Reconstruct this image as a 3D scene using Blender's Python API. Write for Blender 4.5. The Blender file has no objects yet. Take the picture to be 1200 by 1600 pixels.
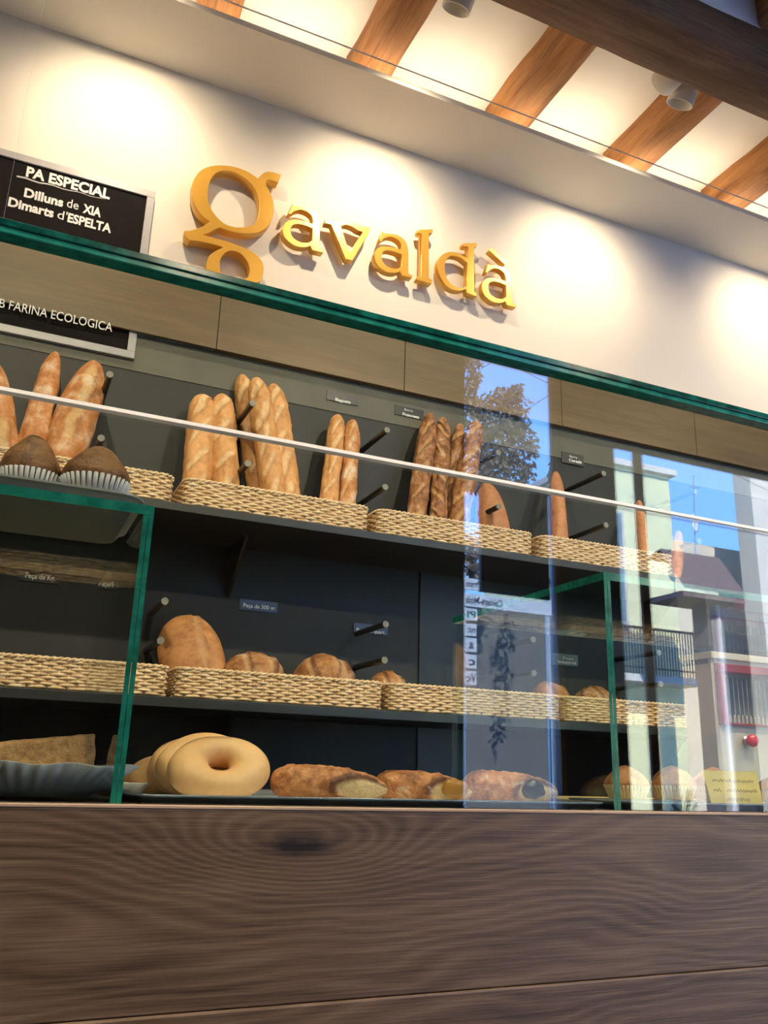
import bpy, bmesh, math, random
from mathutils import Vector, Matrix, noise
PI = math.pi
sc = bpy.context.scene
COL = sc.collection

# ---------------------------------------------------------------- camera
H = 1.25                       # camera height above the floor
FPX = 1329.76                  # focal length in pixels of the 1200x1600 frame
yaw, pit, rol = 0.412776739, 0.295330856, 0.0316555394
_f = Vector((math.sin(yaw)*math.cos(pit), math.cos(yaw)*math.cos(pit), math.sin(pit)))
_r = Vector((math.cos(yaw), -math.sin(yaw), 0)); _u = _r.cross(_f)
RT = math.cos(rol)*_r + math.sin(rol)*_u
UP = -math.sin(rol)*_r + math.cos(rol)*_u
cam = bpy.data.cameras.new('camera'); camo = bpy.data.objects.new('camera', cam); COL.objects.link(camo)
camo.matrix_world = Matrix((
    (RT.x, UP.x, -_f.x, 0), (RT.y, UP.y, -_f.y, 0), (RT.z, UP.z, -_f.z, H), (0, 0, 0, 1)))
cam.sensor_fit = 'VERTICAL'; cam.sensor_height = 36; cam.lens = FPX/1600*36
cam.clip_start = 0.02; cam.clip_end = 200
sc.camera = camo

def ray(px, py): return RT*((px-600)/FPX) + UP*((800-py)/FPX) + _f
def P(px, py, y):                       # the point at world depth y that the photo shows at a pixel
    r = ray(px, py)*1.0; r = r*(y/r.y); return Vector((r.x, r.y, r.z+H))
def PZ(px, py, z):
    r = ray(px, py)*1.0; r = r*((z-H)/r.z); return Vector((r.x, r.y, z))
def mpx(p):                             # metres that one pixel covers at a point
    return (Vector(p)-Vector((0, 0, H))).dot(_f)/FPX
DG = 1.0                                # plane of the front glass
YV = 3.8                                # mirrored distance of the street wall
def V(px, py, yv):                      # real place (out in the street) of something seen mirrored in the glass
    p = P(px, py, yv); return Vector((p.x, 2*DG-yv, p.z))

# ---------------------------------------------------------------- light, sky, exposure
w = bpy.data.worlds.new('sky'); sc.world = w; w.use_nodes = True
nt = w.node_tree; nt.nodes.clear()
out = nt.nodes.new('ShaderNodeOutputWorld'); bg = nt.nodes.new('ShaderNodeBackground')
tc = nt.nodes.new('ShaderNodeTexCoord'); sp = nt.nodes.new('ShaderNodeSeparateXYZ'); rp = nt.nodes.new('ShaderNodeValToRGB')
nt.links.new(tc.outputs['Generated'], sp.inputs[0]); nt.links.new(sp.outputs['Z'], rp.inputs[0])
rp.color_ramp.elements[0].position = 0.0; rp.color_ramp.elements[0].color = (.22, .49, 1, 1)
rp.color_ramp.elements[1].position = 0.7; rp.color_ramp.elements[1].color = (.06, .24, .95, 1)
nt.links.new(rp.outputs[0], bg.inputs[0]); bg.inputs[1].default_value = 8.5
nt.links.new(bg.outputs[0], out.inputs[0])
def lamp(kind, name, loc, energy, color, target=None, **kw):
    l = bpy.data.lights.new(name, kind); l.energy = energy; l.color = color
    for k, v in kw.items(): setattr(l, k, v)
    o = bpy.data.objects.new(name, l); COL.objects.link(o); o.location = loc
    if target is not None:
        o.rotation_euler = (Vector(target)-Vector(loc)).to_track_quat('-Z', 'Y').to_euler()
    return o
lamp('SUN', 'sun', (0, 0, 20), 34, (1, .95, .86), target=(2.2, -9, 12.5), angle=.01)
vs = sc.view_settings
vs.view_transform = 'Standard'; vs.look = 'None'; vs.gamma = 1; vs.use_curve_mapping = False
vs.exposure = 0.6
try:
    sc.cycles.transparent_max_bounces = 24
    sc.cycles.sample_clamp_indirect = 6
except Exception: pass
WARM = (1, .80, .56)

# ---------------------------------------------------------------- materials
def nmat(name):
    m = bpy.data.materials.new(name); m.use_nodes = True
    n = m.node_tree; p = n.nodes['Principled BSDF']; return m, n, p
def N(n, t, **kw):
    x = n.nodes.new(t)
    for k, v in kw.items(): setattr(x, k, v)
    return x
def L(n, a, b): n.links.new(a, b)
def noise_tex(n, scale, detail=4, vec=None, rough=.55):
    t = N(n, 'ShaderNodeTexNoise'); t.inputs['Scale'].default_value = scale; t.inputs['Detail'].default_value = detail
    t.inputs['Roughness'].default_value = rough
    if vec is not None: L(n, vec, t.inputs['Vector'])
    return t
def mapping(n, scale=(1, 1, 1), loc=(0, 0, 0)):
    tc = N(n, 'ShaderNodeTexCoord'); mp = N(n, 'ShaderNodeMapping'); mp.inputs['Scale'].default_value = scale
    mp.inputs['Location'].default_value = loc
    L(n, tc.outputs['Object'], mp.inputs['Vector']); return mp.outputs['Vector']
def ramp(n, fac, stops):
    r = N(n, 'ShaderNodeValToRGB'); e = r.color_ramp.elements
    while len(e) < len(stops): e.new(.5)
    for i, (p, c) in enumerate(stops):
        e[i].position = p; e[i].color = (*c, 1) if len(c) == 3 else c
    L(n, fac, r.inputs[0]); return r.outputs[0]
def mathn(n, op, a, b=None):
    m = N(n, 'ShaderNodeMath', operation=op)
    for i, v in enumerate((a, b)):
        if v is None: continue
        if isinstance(v, (int, float)): m.inputs[i].default_value = v
        else: L(n, v, m.inputs[i])
    return m.outputs[0]
def mixc(n, fac, a, b):
    m = N(n, 'ShaderNodeMix', data_type='RGBA')
    if isinstance(fac, (int, float)): m.inputs[0].default_value = fac
    else: L(n, fac, m.inputs[0])
    for i, v in ((6, a), (7, b)):
        if isinstance(v, tuple): m.inputs[i].default_value = (*v[:3], 1)
        else: L(n, v, m.inputs[i])
    return m.outputs[2]
def bump(n, p, h, strength=.3, dist=.01):
    b = N(n, 'ShaderNodeBump'); b.inputs['Strength'].default_value = strength; b.inputs['Distance'].default_value = dist
    L(n, h, b.inputs['Height']); L(n, b.outputs[0], p.inputs['Normal'])
def flat(name, c, rough=.5, metal=0, var=.06, scale=30, bmp=0.0, spec=None):
    m, n, p = nmat(name)
    t = noise_tex(n, scale, 3, mapping(n))
    a = tuple(x*(1-var) for x in c); b = tuple(min(1, x*(1+var)) for x in c)
    L(n, ramp(n, t.outputs[0], [(.3, a), (.7, b)]), p.inputs['Base Color'])
    p.inputs['Roughness'].default_value = rough; p.inputs['Metallic'].default_value = metal
    if spec is not None: p.inputs['Specular IOR Level'].default_value = spec
    if bmp: bump(n, p, t.outputs[0], bmp, .004)
    return m

def glass_mat(name, tint=(.93, .975, .955), f0=.043, gz=1.0):
    m, n, p = nmat(name); n.nodes.remove(p); out = n.nodes['Material Output']
    g = N(n, 'ShaderNodeNewGeometry'); d = N(n, 'ShaderNodeVectorMath', operation='DOT_PRODUCT')
    L(n, g.outputs['Normal'], d.inputs[0]); L(n, g.outputs['Incoming'], d.inputs[1])
    c = mathn(n, 'ABSOLUTE', d.outputs['Value']); k = mathn(n, 'POWER', mathn(n, 'SUBTRACT', 1, c), 5)
    f = mathn(n, 'ADD', mathn(n, 'MULTIPLY', k, (1-f0)*gz), f0)
    tr = N(n, 'ShaderNodeBsdfTransparent'); tr.inputs[0].default_value = (*tint, 1)
    gl = N(n, 'ShaderNodeBsdfGlossy'); gl.inputs['Roughness'].default_value = 0.0; gl.inputs[0].default_value = (1, 1, 1, 1)
    mx = N(n, 'ShaderNodeMixShader'); L(n, f, mx.inputs[0]); L(n, tr.outputs[0], mx.inputs[1]); L(n, gl.outputs[0], mx.inputs[2])
    L(n, mx.outputs[0], out.inputs[0]); return m
GLASS = glass_mat('clear_glass', f0=.055)
GLASSBOX = glass_mat('clear_box_glass', tint=(.95, .98, .965), f0=.04)
ACRYL = glass_mat('clear_acrylic', (.985, .985, .98), .0, .0)
GLASSTOP = glass_mat('clear_top_glass', (.95, .98, .965), .03, .30)
def edge_mat(name, c, c2):
    m, n, p = nmat(name)
    t = noise_tex(n, 14, 3, mapping(n, (3, 10, 4)))
    L(n, ramp(n, t.outputs[0], [(.35, c), (.7, c2)]), p.inputs['Base Color'])
    p.inputs['Roughness'].default_value = .12; return m
EDGE = edge_mat('green_glass_edge', (.006, .125, .098), (.02, .24, .19))
EDGEDARK = edge_mat('dark_glass_edge', (.0, .035, .03), (.005, .12, .10))
EDGEW = flat('white_edge', (.90, .90, .87), .35, var=.02)
WALL = flat('cream_plaster', (.79, .745, .645), .75, var=.02, scale=4, bmp=.02)
CEIL = flat('ceiling_plaster', (.80, .79, .76), .8, var=.04, scale=5, bmp=.15)
DARKW = flat('dark_shopfront_wood', (.045, .03, .02), .6, var=.3, scale=12)
FLOORM = flat('grey_stone_tiles', (.20, .18, .16), .45, var=.15, scale=5)
BLACK = flat('charcoal_laminate', (.012, .0145, .014), .55, var=.15, scale=60)
BLACK2 = flat('deep_black_laminate', (.006, .008, .008), .4, var=.1)
SHELFM = flat('dark_shelf_laminate', (.022, .026, .028), .4, var=.12)
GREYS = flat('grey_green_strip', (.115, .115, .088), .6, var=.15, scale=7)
PEGM = flat('dark_peg_steel', (.05, .055, .05), .35, metal=.6, var=.2)
PEGE = flat('peg_end_steel', (.20, .20, .17), .5, metal=.1, var=.2)
GOLD = flat('gold_letter', (.80, .44, .07), .30, metal=.35, var=.03)
WHITE = flat('white_paint', (.82, .82, .80), .4, var=.02)
LAMPW = flat('white_lamp_housing', (.62, .60, .56), .35, var=.03)
TEXTW = flat('white_lettering', (.85, .85, .82), .5, var=.03)
BOARD = flat('black_board', (.012, .010, .009), .8, var=.15, spec=.12)
FRAMEG = flat('grey_frame', (.42, .41, .42), .4, var=.04)
PLATE = flat('dark_label', (.028, .030, .030), .4, var=.1)
PLATEB = flat('blue_grey_label', (.065, .095, .17), .35, var=.1)
PLATEG = flat('grey_green_label', (.16, .20, .17), .35, var=.1)
TRAY = flat('dark_tray', (.02, .022, .025), .25, metal=.2)
TRAYRIM = flat('blue_grey_tray_rim', (.16, .19, .23), .25, metal=.5)
TRAYG = flat('grey_tray', (.34, .34, .32), .3, metal=.2)

def wood(name, cols, axis='x', scale=1.0, rough=.5, bmp=.2, warp=1.0):
    """plain streaky wood; grain runs along the axis"""
    m, n, p = nmat(name)
    s = {'x': (1.2, 9, 9), 'y': (9, 1.2, 9), 'z': (9, 9, 1.2)}[axis]
    t = noise_tex(n, 1.3*scale, 6, mapping(n, s), .65)
    s2 = {'x': (4, 160, 160), 'y': (160, 4, 160), 'z': (160, 160, 4)}[axis]
    t2 = noise_tex(n, 1.0*scale, 3, mapping(n, s2))
    v = mathn(n, 'ADD', mathn(n, 'MULTIPLY', t.outputs[0], .75), mathn(n, 'MULTIPLY', t2.outputs[0], .25))
    L(n, ramp(n, v, [(.34, cols[0]), (.5, cols[1]), (.66, cols[2])]), p.inputs['Base Color'])
    p.inputs['Roughness'].default_value = rough; bump(n, p, v, bmp, .006)
    return m
JOIST = wood('old_pine_joist', [(.10, .035, .010), (.33, .135, .036), (.50, .23, .075)], 'y', 1.1, .6, .8)
BEAM = wood('dark_old_beam', [(.07, .034, .015), (.155, .085, .042), (.26, .15, .08)], 'x', .9, .7, .8)
REFLW = wood('brown_reflection_wood', [(.115, .075, .032), (.16, .105, .046), (.21, .14, .064)], 'x', .8, .5, .1)
TRIMW = wood('pale_oak_edge', [(.28, .19, .13), (.38, .28, .20), (.48, .36, .27)], 'x', 1.5, .5, .1)
WOODTRAY = wood('golden_board', [(.5, .3, .1), (.65, .42, .16), (.75, .52, .22)], 'x', 1.5, .5, .1)

# oak counter front with cathedral grain that flows round a knot
KN = P(467, 1322, .98); KN2 = P(1085, 1372, .98); KN3 = P(70, 1385, .98)
def oak_front():
    m, n, p = nmat('greyed_oak_planks')
    tc = N(n, 'ShaderNodeTexCoord'); s = N(n, 'ShaderNodeSeparateXYZ'); L(n, tc.outputs['Object'], s.inputs[0])
    x, z = s.outputs['X'], s.outputs['Z']
    plank = mathn(n, 'FLOOR', mathn(n, 'DIVIDE', mathn(n, 'SUBTRACT', z, H-.2435), .2))
    def gauss(k, a, b, pw=1.0):
        dx = mathn(n, 'DIVIDE', mathn(n, 'SUBTRACT', x, k.x), a); dz = mathn(n, 'DIVIDE', mathn(n, 'SUBTRACT', z, k.z), b)
        d = mathn(n, 'ADD', mathn(n, 'MULTIPLY', dx, dx), mathn(n, 'MULTIPLY', dz, dz))
        return mathn(n, 'EXPONENT', mathn(n, 'MULTIPLY', d, -1)), d
    cmb = N(n, 'ShaderNodeCombineXYZ'); L(n, x, cmb.inputs[0]); L(n, mathn(n, 'MULTIPLY', z, 3.2), cmb.inputs[1]); L(n, mathn(n, 'MULTIPLY', plank, 7.3), cmb.inputs[2])
    warp = noise_tex(n, 1.9, 2, cmb.outputs[0]).outputs[0]
    cmb2 = N(n, 'ShaderNodeCombineXYZ'); L(n, mathn(n, 'MULTIPLY', x, 5), cmb2.inputs[0]); L(n, mathn(n, 'MULTIPLY', z, 60), cmb2.inputs[1]); L(n, plank, cmb2.inputs[2])
    wig = noise_tex(n, 1.0, 3, cmb2.outputs[0]).outputs[0]
    g1, d1 = gauss(KN, .15, .045); g2, _ = gauss(KN2, .12, .035); g3, _ = gauss(KN3, .20, .05)
    f = mathn(n, 'MULTIPLY', z, 62)
    for g, a in ((g1, 8.5), (g2, 2.2), (g3, -3.0)): f = mathn(n, 'ADD', f, mathn(n, 'MULTIPLY', g, a))
    f = mathn(n, 'ADD', f, mathn(n, 'MULTIPLY', warp, 9)); f = mathn(n, 'ADD', f, mathn(n, 'MULTIPLY', wig, .45))
    ring = mathn(n, 'FRACT', f)
    tri = mathn(n, 'POWER', mathn(n, 'ABSOLUTE', mathn(n, 'SUBTRACT', ring, .5)), 1.3)
    cmb3 = N(n, 'ShaderNodeCombineXYZ'); L(n, mathn(n, 'MULTIPLY', x, 9), cmb3.inputs[0]); L(n, mathn(n, 'MULTIPLY', z, 420), cmb3.inputs[1])
    fib = noise_tex(n, 1.0, 3, cmb3.outputs[0], .7).outputs[0]
    cmb4 = N(n, 'ShaderNodeCombineXYZ'); L(n, mathn(n, 'MULTIPLY', x, 3), cmb4.inputs[0]); L(n, mathn(n, 'MULTIPLY', z, 26), cmb4.inputs[1]); L(n, plank, cmb4.inputs[2])
    brd = noise_tex(n, 1.0, 4, cmb4.outputs[0]).outputs[0]
    v = mathn(n, 'ADD', mathn(n, 'MULTIPLY', tri, .36), mathn(n, 'ADD', mathn(n, 'MULTIPLY', fib, .48), mathn(n, 'MULTIPLY', brd, .45)))
    c = ramp(n, v, [(.34, (.040, .024, .014)), (.56, (.118, .076, .048)), (.82, (.195, .137, .092))])
    cmb5 = N(n, 'ShaderNodeCombineXYZ'); L(n, mathn(n, 'MULTIPLY', x, 40), cmb5.inputs[0]); L(n, mathn(n, 'MULTIPLY', z, 90), cmb5.inputs[1])
    kn = noise_tex(n, 1.0, 4, cmb5.outputs[0]).outputs[0]
    gk, dk = gauss(KN, .040, .011)
    kmask = mathn(n, 'MULTIPLY', gk, mathn(n, 'ADD', .35, mathn(n, 'MULTIPLY', kn, 1.3)))
    cl = N(n, 'ShaderNodeClamp'); L(n, mathn(n, 'MULTIPLY', kmask, 1.25), cl.inputs[0])
    c = mixc(n, cl.outputs[0], c, (.010, .006, .004))
    L(n, c, p.inputs['Base Color']); p.inputs['Roughness'].default_value = .42
    bump(n, p, v, .25, .003); return m
OAK = oak_front()

def bread_mat(name, crust, dark, cut, flour=0.0, dens=22, rough=.62, bmp=.45):
    m, n, p = nmat(name)
    v = mapping(n)
    big = noise_tex(n, dens, 5, v, .6).outputs[0]; fine = noise_tex(n, 260, 3, v, .6).outputs[0]; mid = noise_tex(n, 70, 4, v).outputs[0]
    c = ramp(n, mathn(n, 'ADD', mathn(n, 'MULTIPLY', big, .7), mathn(n, 'MULTIPLY', mid, .3)), [(.36, dark), (.52, crust), (.68, tuple(min(1, x*1.22) for x in crust))])
    a = N(n, 'ShaderNodeAttribute', attribute_name='cut'); r = N(n, 'ShaderNodeAttribute', attribute_name='ridge')
    cutc = ramp(n, mathn(n, 'ADD', mathn(n, 'MULTIPLY', mid, .6), mathn(n, 'MULTIPLY', fine, .4)), [(.38, tuple(x*.72 for x in cut)), (.62, cut)])
    c = mixc(n, a.outputs['Fac'], c, cutc)
    c = mixc(n, r.outputs['Fac'], c, tuple(x*.75 for x in dark))
    if flour:
        fm = ramp(n, mathn(n, 'ADD', mathn(n, 'MULTIPLY', big, .75), mathn(n, 'MULTIPLY', fine, .25)), [(.56-.08*flour, (0, 0, 0)), (.70-.08*flour, (.75, .75, .75))])
        c = mixc(n, fm, c, (.70, .60, .48))
    L(n, c, p.inputs['Base Color']); p.inputs['Roughness'].default_value = rough
    h = mathn(n, 'ADD', mathn(n, 'MULTIPLY', mid, .8), mathn(n, 'MULTIPLY', fine, .35)); bump(n, p, h, bmp, .004)
    return m
B_GOLD = bread_mat('golden_crust', (.62, .32, .12), (.44, .19, .055), (.78, .52, .27))
B_FLOUR = bread_mat('floury_orange_crust', (.55, .24, .08), (.38, .13, .035), (.66, .40, .16), flour=.7)
B_DARK = bread_mat('rustic_dark_crust', (.34, .14, .045), (.10, .036, .012), (.56, .30, .12), flour=.1, dens=34, bmp=.9)
B_SMOOTH = bread_mat('smooth_tan_crust', (.46, .20, .085), (.34, .135, .05), (.55, .3, .14), bmp=.2)
B_LOAF = bread_mat('brown_loaf_crust', (.50, .23, .085), (.33, .125, .04), (.55, .30, .13), bmp=.35)
B_BOULE = bread_mat('country_loaf_crust', (.42, .19, .065), (.17, .06, .02), (.66, .38, .18), flour=.15, dens=30, bmp=.7)
B_RING = bread_mat('pale_dough_ring', (.84, .49, .22), (.76, .40, .155), (.78, .5, .25), dens=9, rough=.45, bmp=.05)
B_SUGAR = bread_mat('sugared_orange_pastry', (.56, .22, .07), (.20, .06, .025), (.80, .56, .28), flour=.25, dens=60, bmp=1.0, rough=.5)
B_FILL = bread_mat('pale_custard_end', (.60, .40, .18), (.40, .22, .08), (.7, .5, .3), dens=40, bmp=.3, rough=.45)
B_BURN = bread_mat('burnt_rim', (.065, .032, .022), (.02, .012, .010), (.1, .05, .03), dens=50, bmp=.6)
B_CHOC = flat('chocolate_filling', (.010, .012, .012), .25, var=.2)
CAKE = bread_mat('brown_sponge', (.22, .092, .030), (.13, .05, .016), (.3, .15, .07), dens=70, bmp=.8)
CAKEN = bread_mat('nutty_loaf_cake', (.54, .27, .11), (.30, .135, .05), (.4, .2, .1), dens=110, bmp=.9)
CUP = flat('white_pleated_paper', (.50, .50, .56), .6, var=.05)
DISH = flat('silver_grey_paper', (.34, .36, .40), .4, var=.1)
def wicker_mat():
    m, n, p = nmat('pale_wicker')
    t = noise_tex(n, 60, 3, mapping(n))
    L(n, ramp(n, t.outputs[0], [(.3, (.52, .34, .17)), (.5, (.74, .54, .32)), (.7, (.86, .70, .48))]), p.inputs['Base Color'])
    p.inputs['Roughness'].default_value = .5; return m
WICK = wicker_mat()
RED = flat('dark_red_enamel', (.22, .008, .018), .3)
REDB = flat('red_button', (.75, .03, .06), .25)
CREAMM = flat('cream_enamel', (.50, .46, .38), .35, var=.03)
STEEL = flat('steel', (.55, .55, .55), .3, metal=.9)
CARD = flat('yellow_card', (.74, .52, .10), .55, var=.05)
INK = flat('ink', (.35, .24, .04), .6)

# ---------------------------------------------------------------- object helpers
def tag(o, label=None, cat=None, group=None, kind=None):
    if label: o['label'] = label
    if cat: o['category'] = cat
    if group: o['group'] = group
    if kind: o['kind'] = kind
    return o
def obj(name, bm, mats, parent=None, smooth=False):
    me = bpy.data.meshes.new(name)
    bmesh.ops.recalc_face_normals(bm, faces=bm.faces)
    bm.to_mesh(me); bm.free()
    if not isinstance(mats, (list, tuple)): mats = [mats]
    for m in mats: me.materials.append(m)
    if smooth:
        for p in me.polygons: p.use_smooth = True
    o = bpy.data.objects.new(name, me); COL.objects.link(o)
    if parent is not None:
        o.parent = parent
        bpy.context.view_layer.update()
        o.matrix_parent_inverse = parent.matrix_world.inverted()
    return o
def thing(name, label, cat, loc=(0, 0, 0), group=None):
    o = bpy.data.objects.new(name, None); o.empty_display_size = .05; COL.objects.link(o); o.location = loc
    bpy.context.view_layer.update()
    return tag(o, label, cat, group)
def struct(name, bm, m): return tag(obj(name, bm, m), kind='structure')
def box(bm, x0, x1, y0, y1, z0, z1, bev=0, mi=0):
    r = bmesh.ops.create_cube(bm, size=1)
    vs_ = r['verts']
    for v in vs_:
        v.co = Vector((x0+(v.co.x+.5)*(x1-x0), y0+(v.co.y+.5)*(y1-y0), z0+(v.co.z+.5)*(z1-z0)))
    fs = set(f for v in vs_ for f in v.link_faces)
    for f in fs: f.material_index = mi
    if bev:
        es = set(e for v in vs_ for e in v.link_edges)
        bmesh.ops.bevel(bm, geom=list(es), offset=bev, segments=2, affect='EDGES', profile=.5)
    return bm
def BM(): return bmesh.new()
def bxo(name, d, m, parent=None, bev=0): return obj(name, box(BM(), *d, bev=bev), m, parent)
def tube(bm, pts, r, seg=8, closed=False, mi=0, caps=True):
    pts = [Vector(p) for p in pts]; n = len(pts); rings = []
    rr = r if isinstance(r, (list, tuple)) else [r]*n
    for i, p in enumerate(pts):
        a = pts[(i-1) % n] if (closed or i > 0) else p; b = pts[(i+1) % n] if (closed or i < n-1) else p
        t = (b-a); t = t.normalized() if t.length > 1e-9 else Vector((0, 0, 1))
        ref = Vector((0, 0, 1)) if abs(t.z) < .9 else Vector((0, 1, 0))
        s = t.cross(ref).normalized(); u = s.cross(t)
        rings.append([bm.verts.new(p+(s*math.cos(2*PI*k/seg)+u*math.sin(2*PI*k/seg))*rr[i]) for k in range(seg)])
    for i in range(n if closed else n-1):
        A, B = rings[i], rings[(i+1) % n]
        for k in range(seg):
            bm.faces.new((A[k], A[(k+1) % seg], B[(k+1) % seg], B[k])).material_index = mi
    if caps and not closed:
        bm.faces.new(rings[0]).material_index = mi; bm.faces.new(rings[-1]).material_index = mi
    return bm
def lathe(bm, prof, seg=48, mod=None, c=(0, 0, 0), axis=None, mi=0):
    """prof: (radius, height); mod(angle, i) scales the radius"""
    rings = []
    q = Vector((0, 0, 1)).rotation_difference(Vector(axis).normalized()) if axis is not None else None
    for i, (r, h) in enumerate(prof):
        ring = []
        for k in range(seg):
            a = 2*PI*k/seg; f = mod(a, i) if mod else 1
            v = Vector((r*f*math.cos(a), r*f*math.sin(a), h))
            if q: v = q @ v
            ring.append(bm.verts.new(v+Vector(c)))
        rings.append(ring)
    for i in range(len(rings)-1):
        for k in range(seg):
            bm.faces.new((rings[i][k], rings[i][(k+1) % seg], rings[i+1][(k+1) % seg], rings[i+1][k])).material_index = mi
    for rg in (rings[0], rings[-1]):
        bm.faces.new(rg).material_index = mi
    return bm
def pane(name, d, parent, thin, gm=GLASS, em=EDGE):
    bm = box(BM(), *d)
    for f in bm.faces:
        f.normal_update(); f.material_index = 0 if abs(f.normal[thin]) > .9 else 1
    return obj(name, bm, [gm, em], parent)
def poly_extrude(name, loops, y, depth, m, parent, bev=.0015):
    """outline loops [(x,z)...] (first outer, others holes) as a solid facing -y"""
    cu = bpy.data.curves.new(name, 'CURVE'); cu.dimensions = '2D'; cu.fill_mode = 'BOTH'
    for lp in loops:
        s = cu.splines.new('POLY'); s.points.add(len(lp)-1)
        for q, (x, z) in zip(s.points, lp): q.co = (x, z, 0, 1)
        s.use_cyclic_u = True
    cu.extrude = depth/2-bev; cu.bevel_depth = bev; cu.bevel_resolution = 1; cu.offset = -bev
    o = bpy.data.objects.new('tmp', cu); COL.objects.link(o)
    bpy.context.view_layer.update()
    me = bpy.data.meshes.new_from_object(o.evaluated_get(bpy.context.evaluated_depsgraph_get()))
    bpy.data.objects.remove(o)
    for v in me.vertices: v.co = Vector((v.co.x, y-v.co.z, v.co.y))
    me.materials.clear(); me.materials.append(m); me.name = name
    me.flip_normals() if False else None
    r = bpy.data.objects.new(name, me); COL.objects.link(r)
    if parent is not None:
        r.parent = parent; r.matrix_parent_inverse = parent.matrix_world.inverted()
    return r
def smooth_loop(pts, n=6):
    """Catmull-Rom through the points; a point given as (x, y, 1) stays a sharp corner"""
    out = []; k = len(pts)
    for i in range(k):
        p0, p1, p2, p3 = (pts[(i+j-1) % k] for j in range(4))
        s1 = len(p1) > 2; s2 = len(p2) > 2
        a = [Vector(q[:2]) for q in (p0, p1, p2, p3)]
        m1 = (a[2]-a[0])/2 if not s1 else (a[2]-a[1]); m2 = (a[3]-a[1])/2 if not s2 else (a[2]-a[1])
        for t in range(n if not (s1 and s2) else 1):
            u = t/n
            out.append((2*u**3-3*u*u+1)*a[1]+(u**3-2*u*u+u)*m1+(-2*u**3+3*u*u)*a[2]+(u**3-u*u)*m2)
    return out
def text(name, s, pL, pR, y, m, parent, cap=None, bold=0.0, depth=.0015, mirror=False):
    """a line of writing on a plane facing -y, fitted between two baseline pixels; cap = height of the capitals (m)"""
    a, b = (pL if isinstance(pL, Vector) else P(*pL, y)), (pR if isinstance(pR, Vector) else P(*pR, y))
    cu = bpy.data.curves.new(name, 'FONT'); cu.body = s; cu.size = 1; cu.extrude = .001; cu.offset = bold
    cu.resolution_u = 3
    o = bpy.data.objects.new('tmp', cu); COL.objects.link(o); bpy.context.view_layer.update()
    me = bpy.data.meshes.new_from_object(o.evaluated_get(bpy.context.evaluated_depsgraph_get()))
    bpy.data.objects.remove(o)
    xs = [v.co.x for v in me.vertices]; w0 = max(xs)-min(xs); x0 = min(xs)
    sx = abs(b.x-a.x)/w0; sz = cap/.70 if cap else sx
    for v in me.vertices:
        xx = (v.co.x-x0)*sx
        if mirror: v.co = Vector((a.x-xx, y+(1 if v.co.z > 0 else -1)*depth/2, (a.z+b.z)/2+v.co.y*sz))
        else: v.co = Vector((a.x+xx, y-(1 if v.co.z > 0 else -1)*depth/2, (a.z+b.z)/2+v.co.y*sz))
    me.materials.clear(); me.materials.append(m)
    r = bpy.data.objects.new(name, me); COL.objects.link(r)
    if parent is not None: r.parent = parent; r.matrix_parent_inverse = parent.matrix_world.inverted()
    return r

# ================================================================ THE SHOP
W = 2.3
X0, X1, YF = -1.6, 5.6, 2*DG-YV
zS = H+2.116            # underside of the dropped soffit
zC = H+2.42             # plaster between the joists
struct('floor', box(BM(), X0-.1, X1+.1, YF-.03, W+.1, -.1, 0), FLOORM)
struct('wall_back', box(BM(), X0-.1, X1+.1, W, W+.1, 0, zC), WALL)
struct('wall_left', box(BM(), X0-.1, X0, YF-.1, W, 0, zC), WALL)
struct('wall_right', box(BM(), X1, X1+.1, YF-.1, W, 0, zC), WALL)
struct('ceiling', box(BM(), X0-.1, X1+.1, YF-.03, W+.1, zC, zC+.12), CEIL)
# street wall behind the viewer: doorway and shop window, open to daylight
oA0, oA1 = V(727, 900, YV).x, V(867, 800, YV).x
oAt = min(V(740, 556, YV).z, zC-.02)
oB0, oB1 = V(960, 700, YV).x, V(1225, 760, YV).x
oBt = V(1045, 715, YV).z
bm = BM()
box(bm, X0-.1, oA0, YF-.03, YF, 0, zC); box(bm, oA0, oA1, YF-.03, YF, oAt, zC)
box(bm, oA1, oB0, YF-.03, YF, 0, zC); box(bm, oB0, X1+.1, YF-.03, YF, oBt, zC)
box(bm, oB1, X1+.1, YF-.03, YF, 0, oBt); box(bm, oB0, oB1, YF-.03, YF, 0, .25)
struct('wall_front', bm, DARKW)
bm = BM()
xp0, xp1 = V(987, 700, YV).x, V(1000, 700, YV).x
box(bm, xp0, xp1, YF+.002, YF+.02, .25, oBt)
x = V(868, 800, YV-.03).x; box(bm, x, x+.035, YF+.002, YF+.02, 0, oAt)
struct('trim_1', bm, wood('orange_window_frame', [(.2, .08, .03), (.32, .14, .05), (.4, .2, .08)], 'z'))
# soffit box with its cove
bm = BM(); box(bm, X0, X1, 2.03, W, zS, zS+.02, bev=.002); 
struct('trim_2', bm, WALL)

# joists and the main beam
def joist(x, wdt, seed):
    bm = BM(); n = 46; rings = []
    zb = H+2.30
    for i in range(n+1):
        y = 2.29+(YF+.02-2.29)*i/n
        ring = []
        for (dx, dz) in ((-.5, .13), (-.5, .02), (-.42, 0.0), (-.2, -.006), (.0, -.008), (.2, -.006), (.42, 0), (.5, .02), (.5, .13)):
            nz = noise.noise(Vector((x*9+dx*3, y*5, seed)))*.010+noise.noise(Vector((dx*9, y*16, seed+4)))*.004
            ring.append(bm.verts.new((x+dx*wdt+noise.noise(Vector((seed, y*1.6, 2)))*.012+(nz if abs(dx) > .4 else 0), y, zb+dz+(nz if dz < .1 else 0))))
        rings.append(ring)
    for i in range(n):
        for k in range(8): bm.faces.new((rings[i][k], rings[i][k+1], rings[i+1][k+1], rings[i+1][k]))
    bm.faces.new(rings[0]); bm.faces.new(rings[-1])
    return bm
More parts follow.
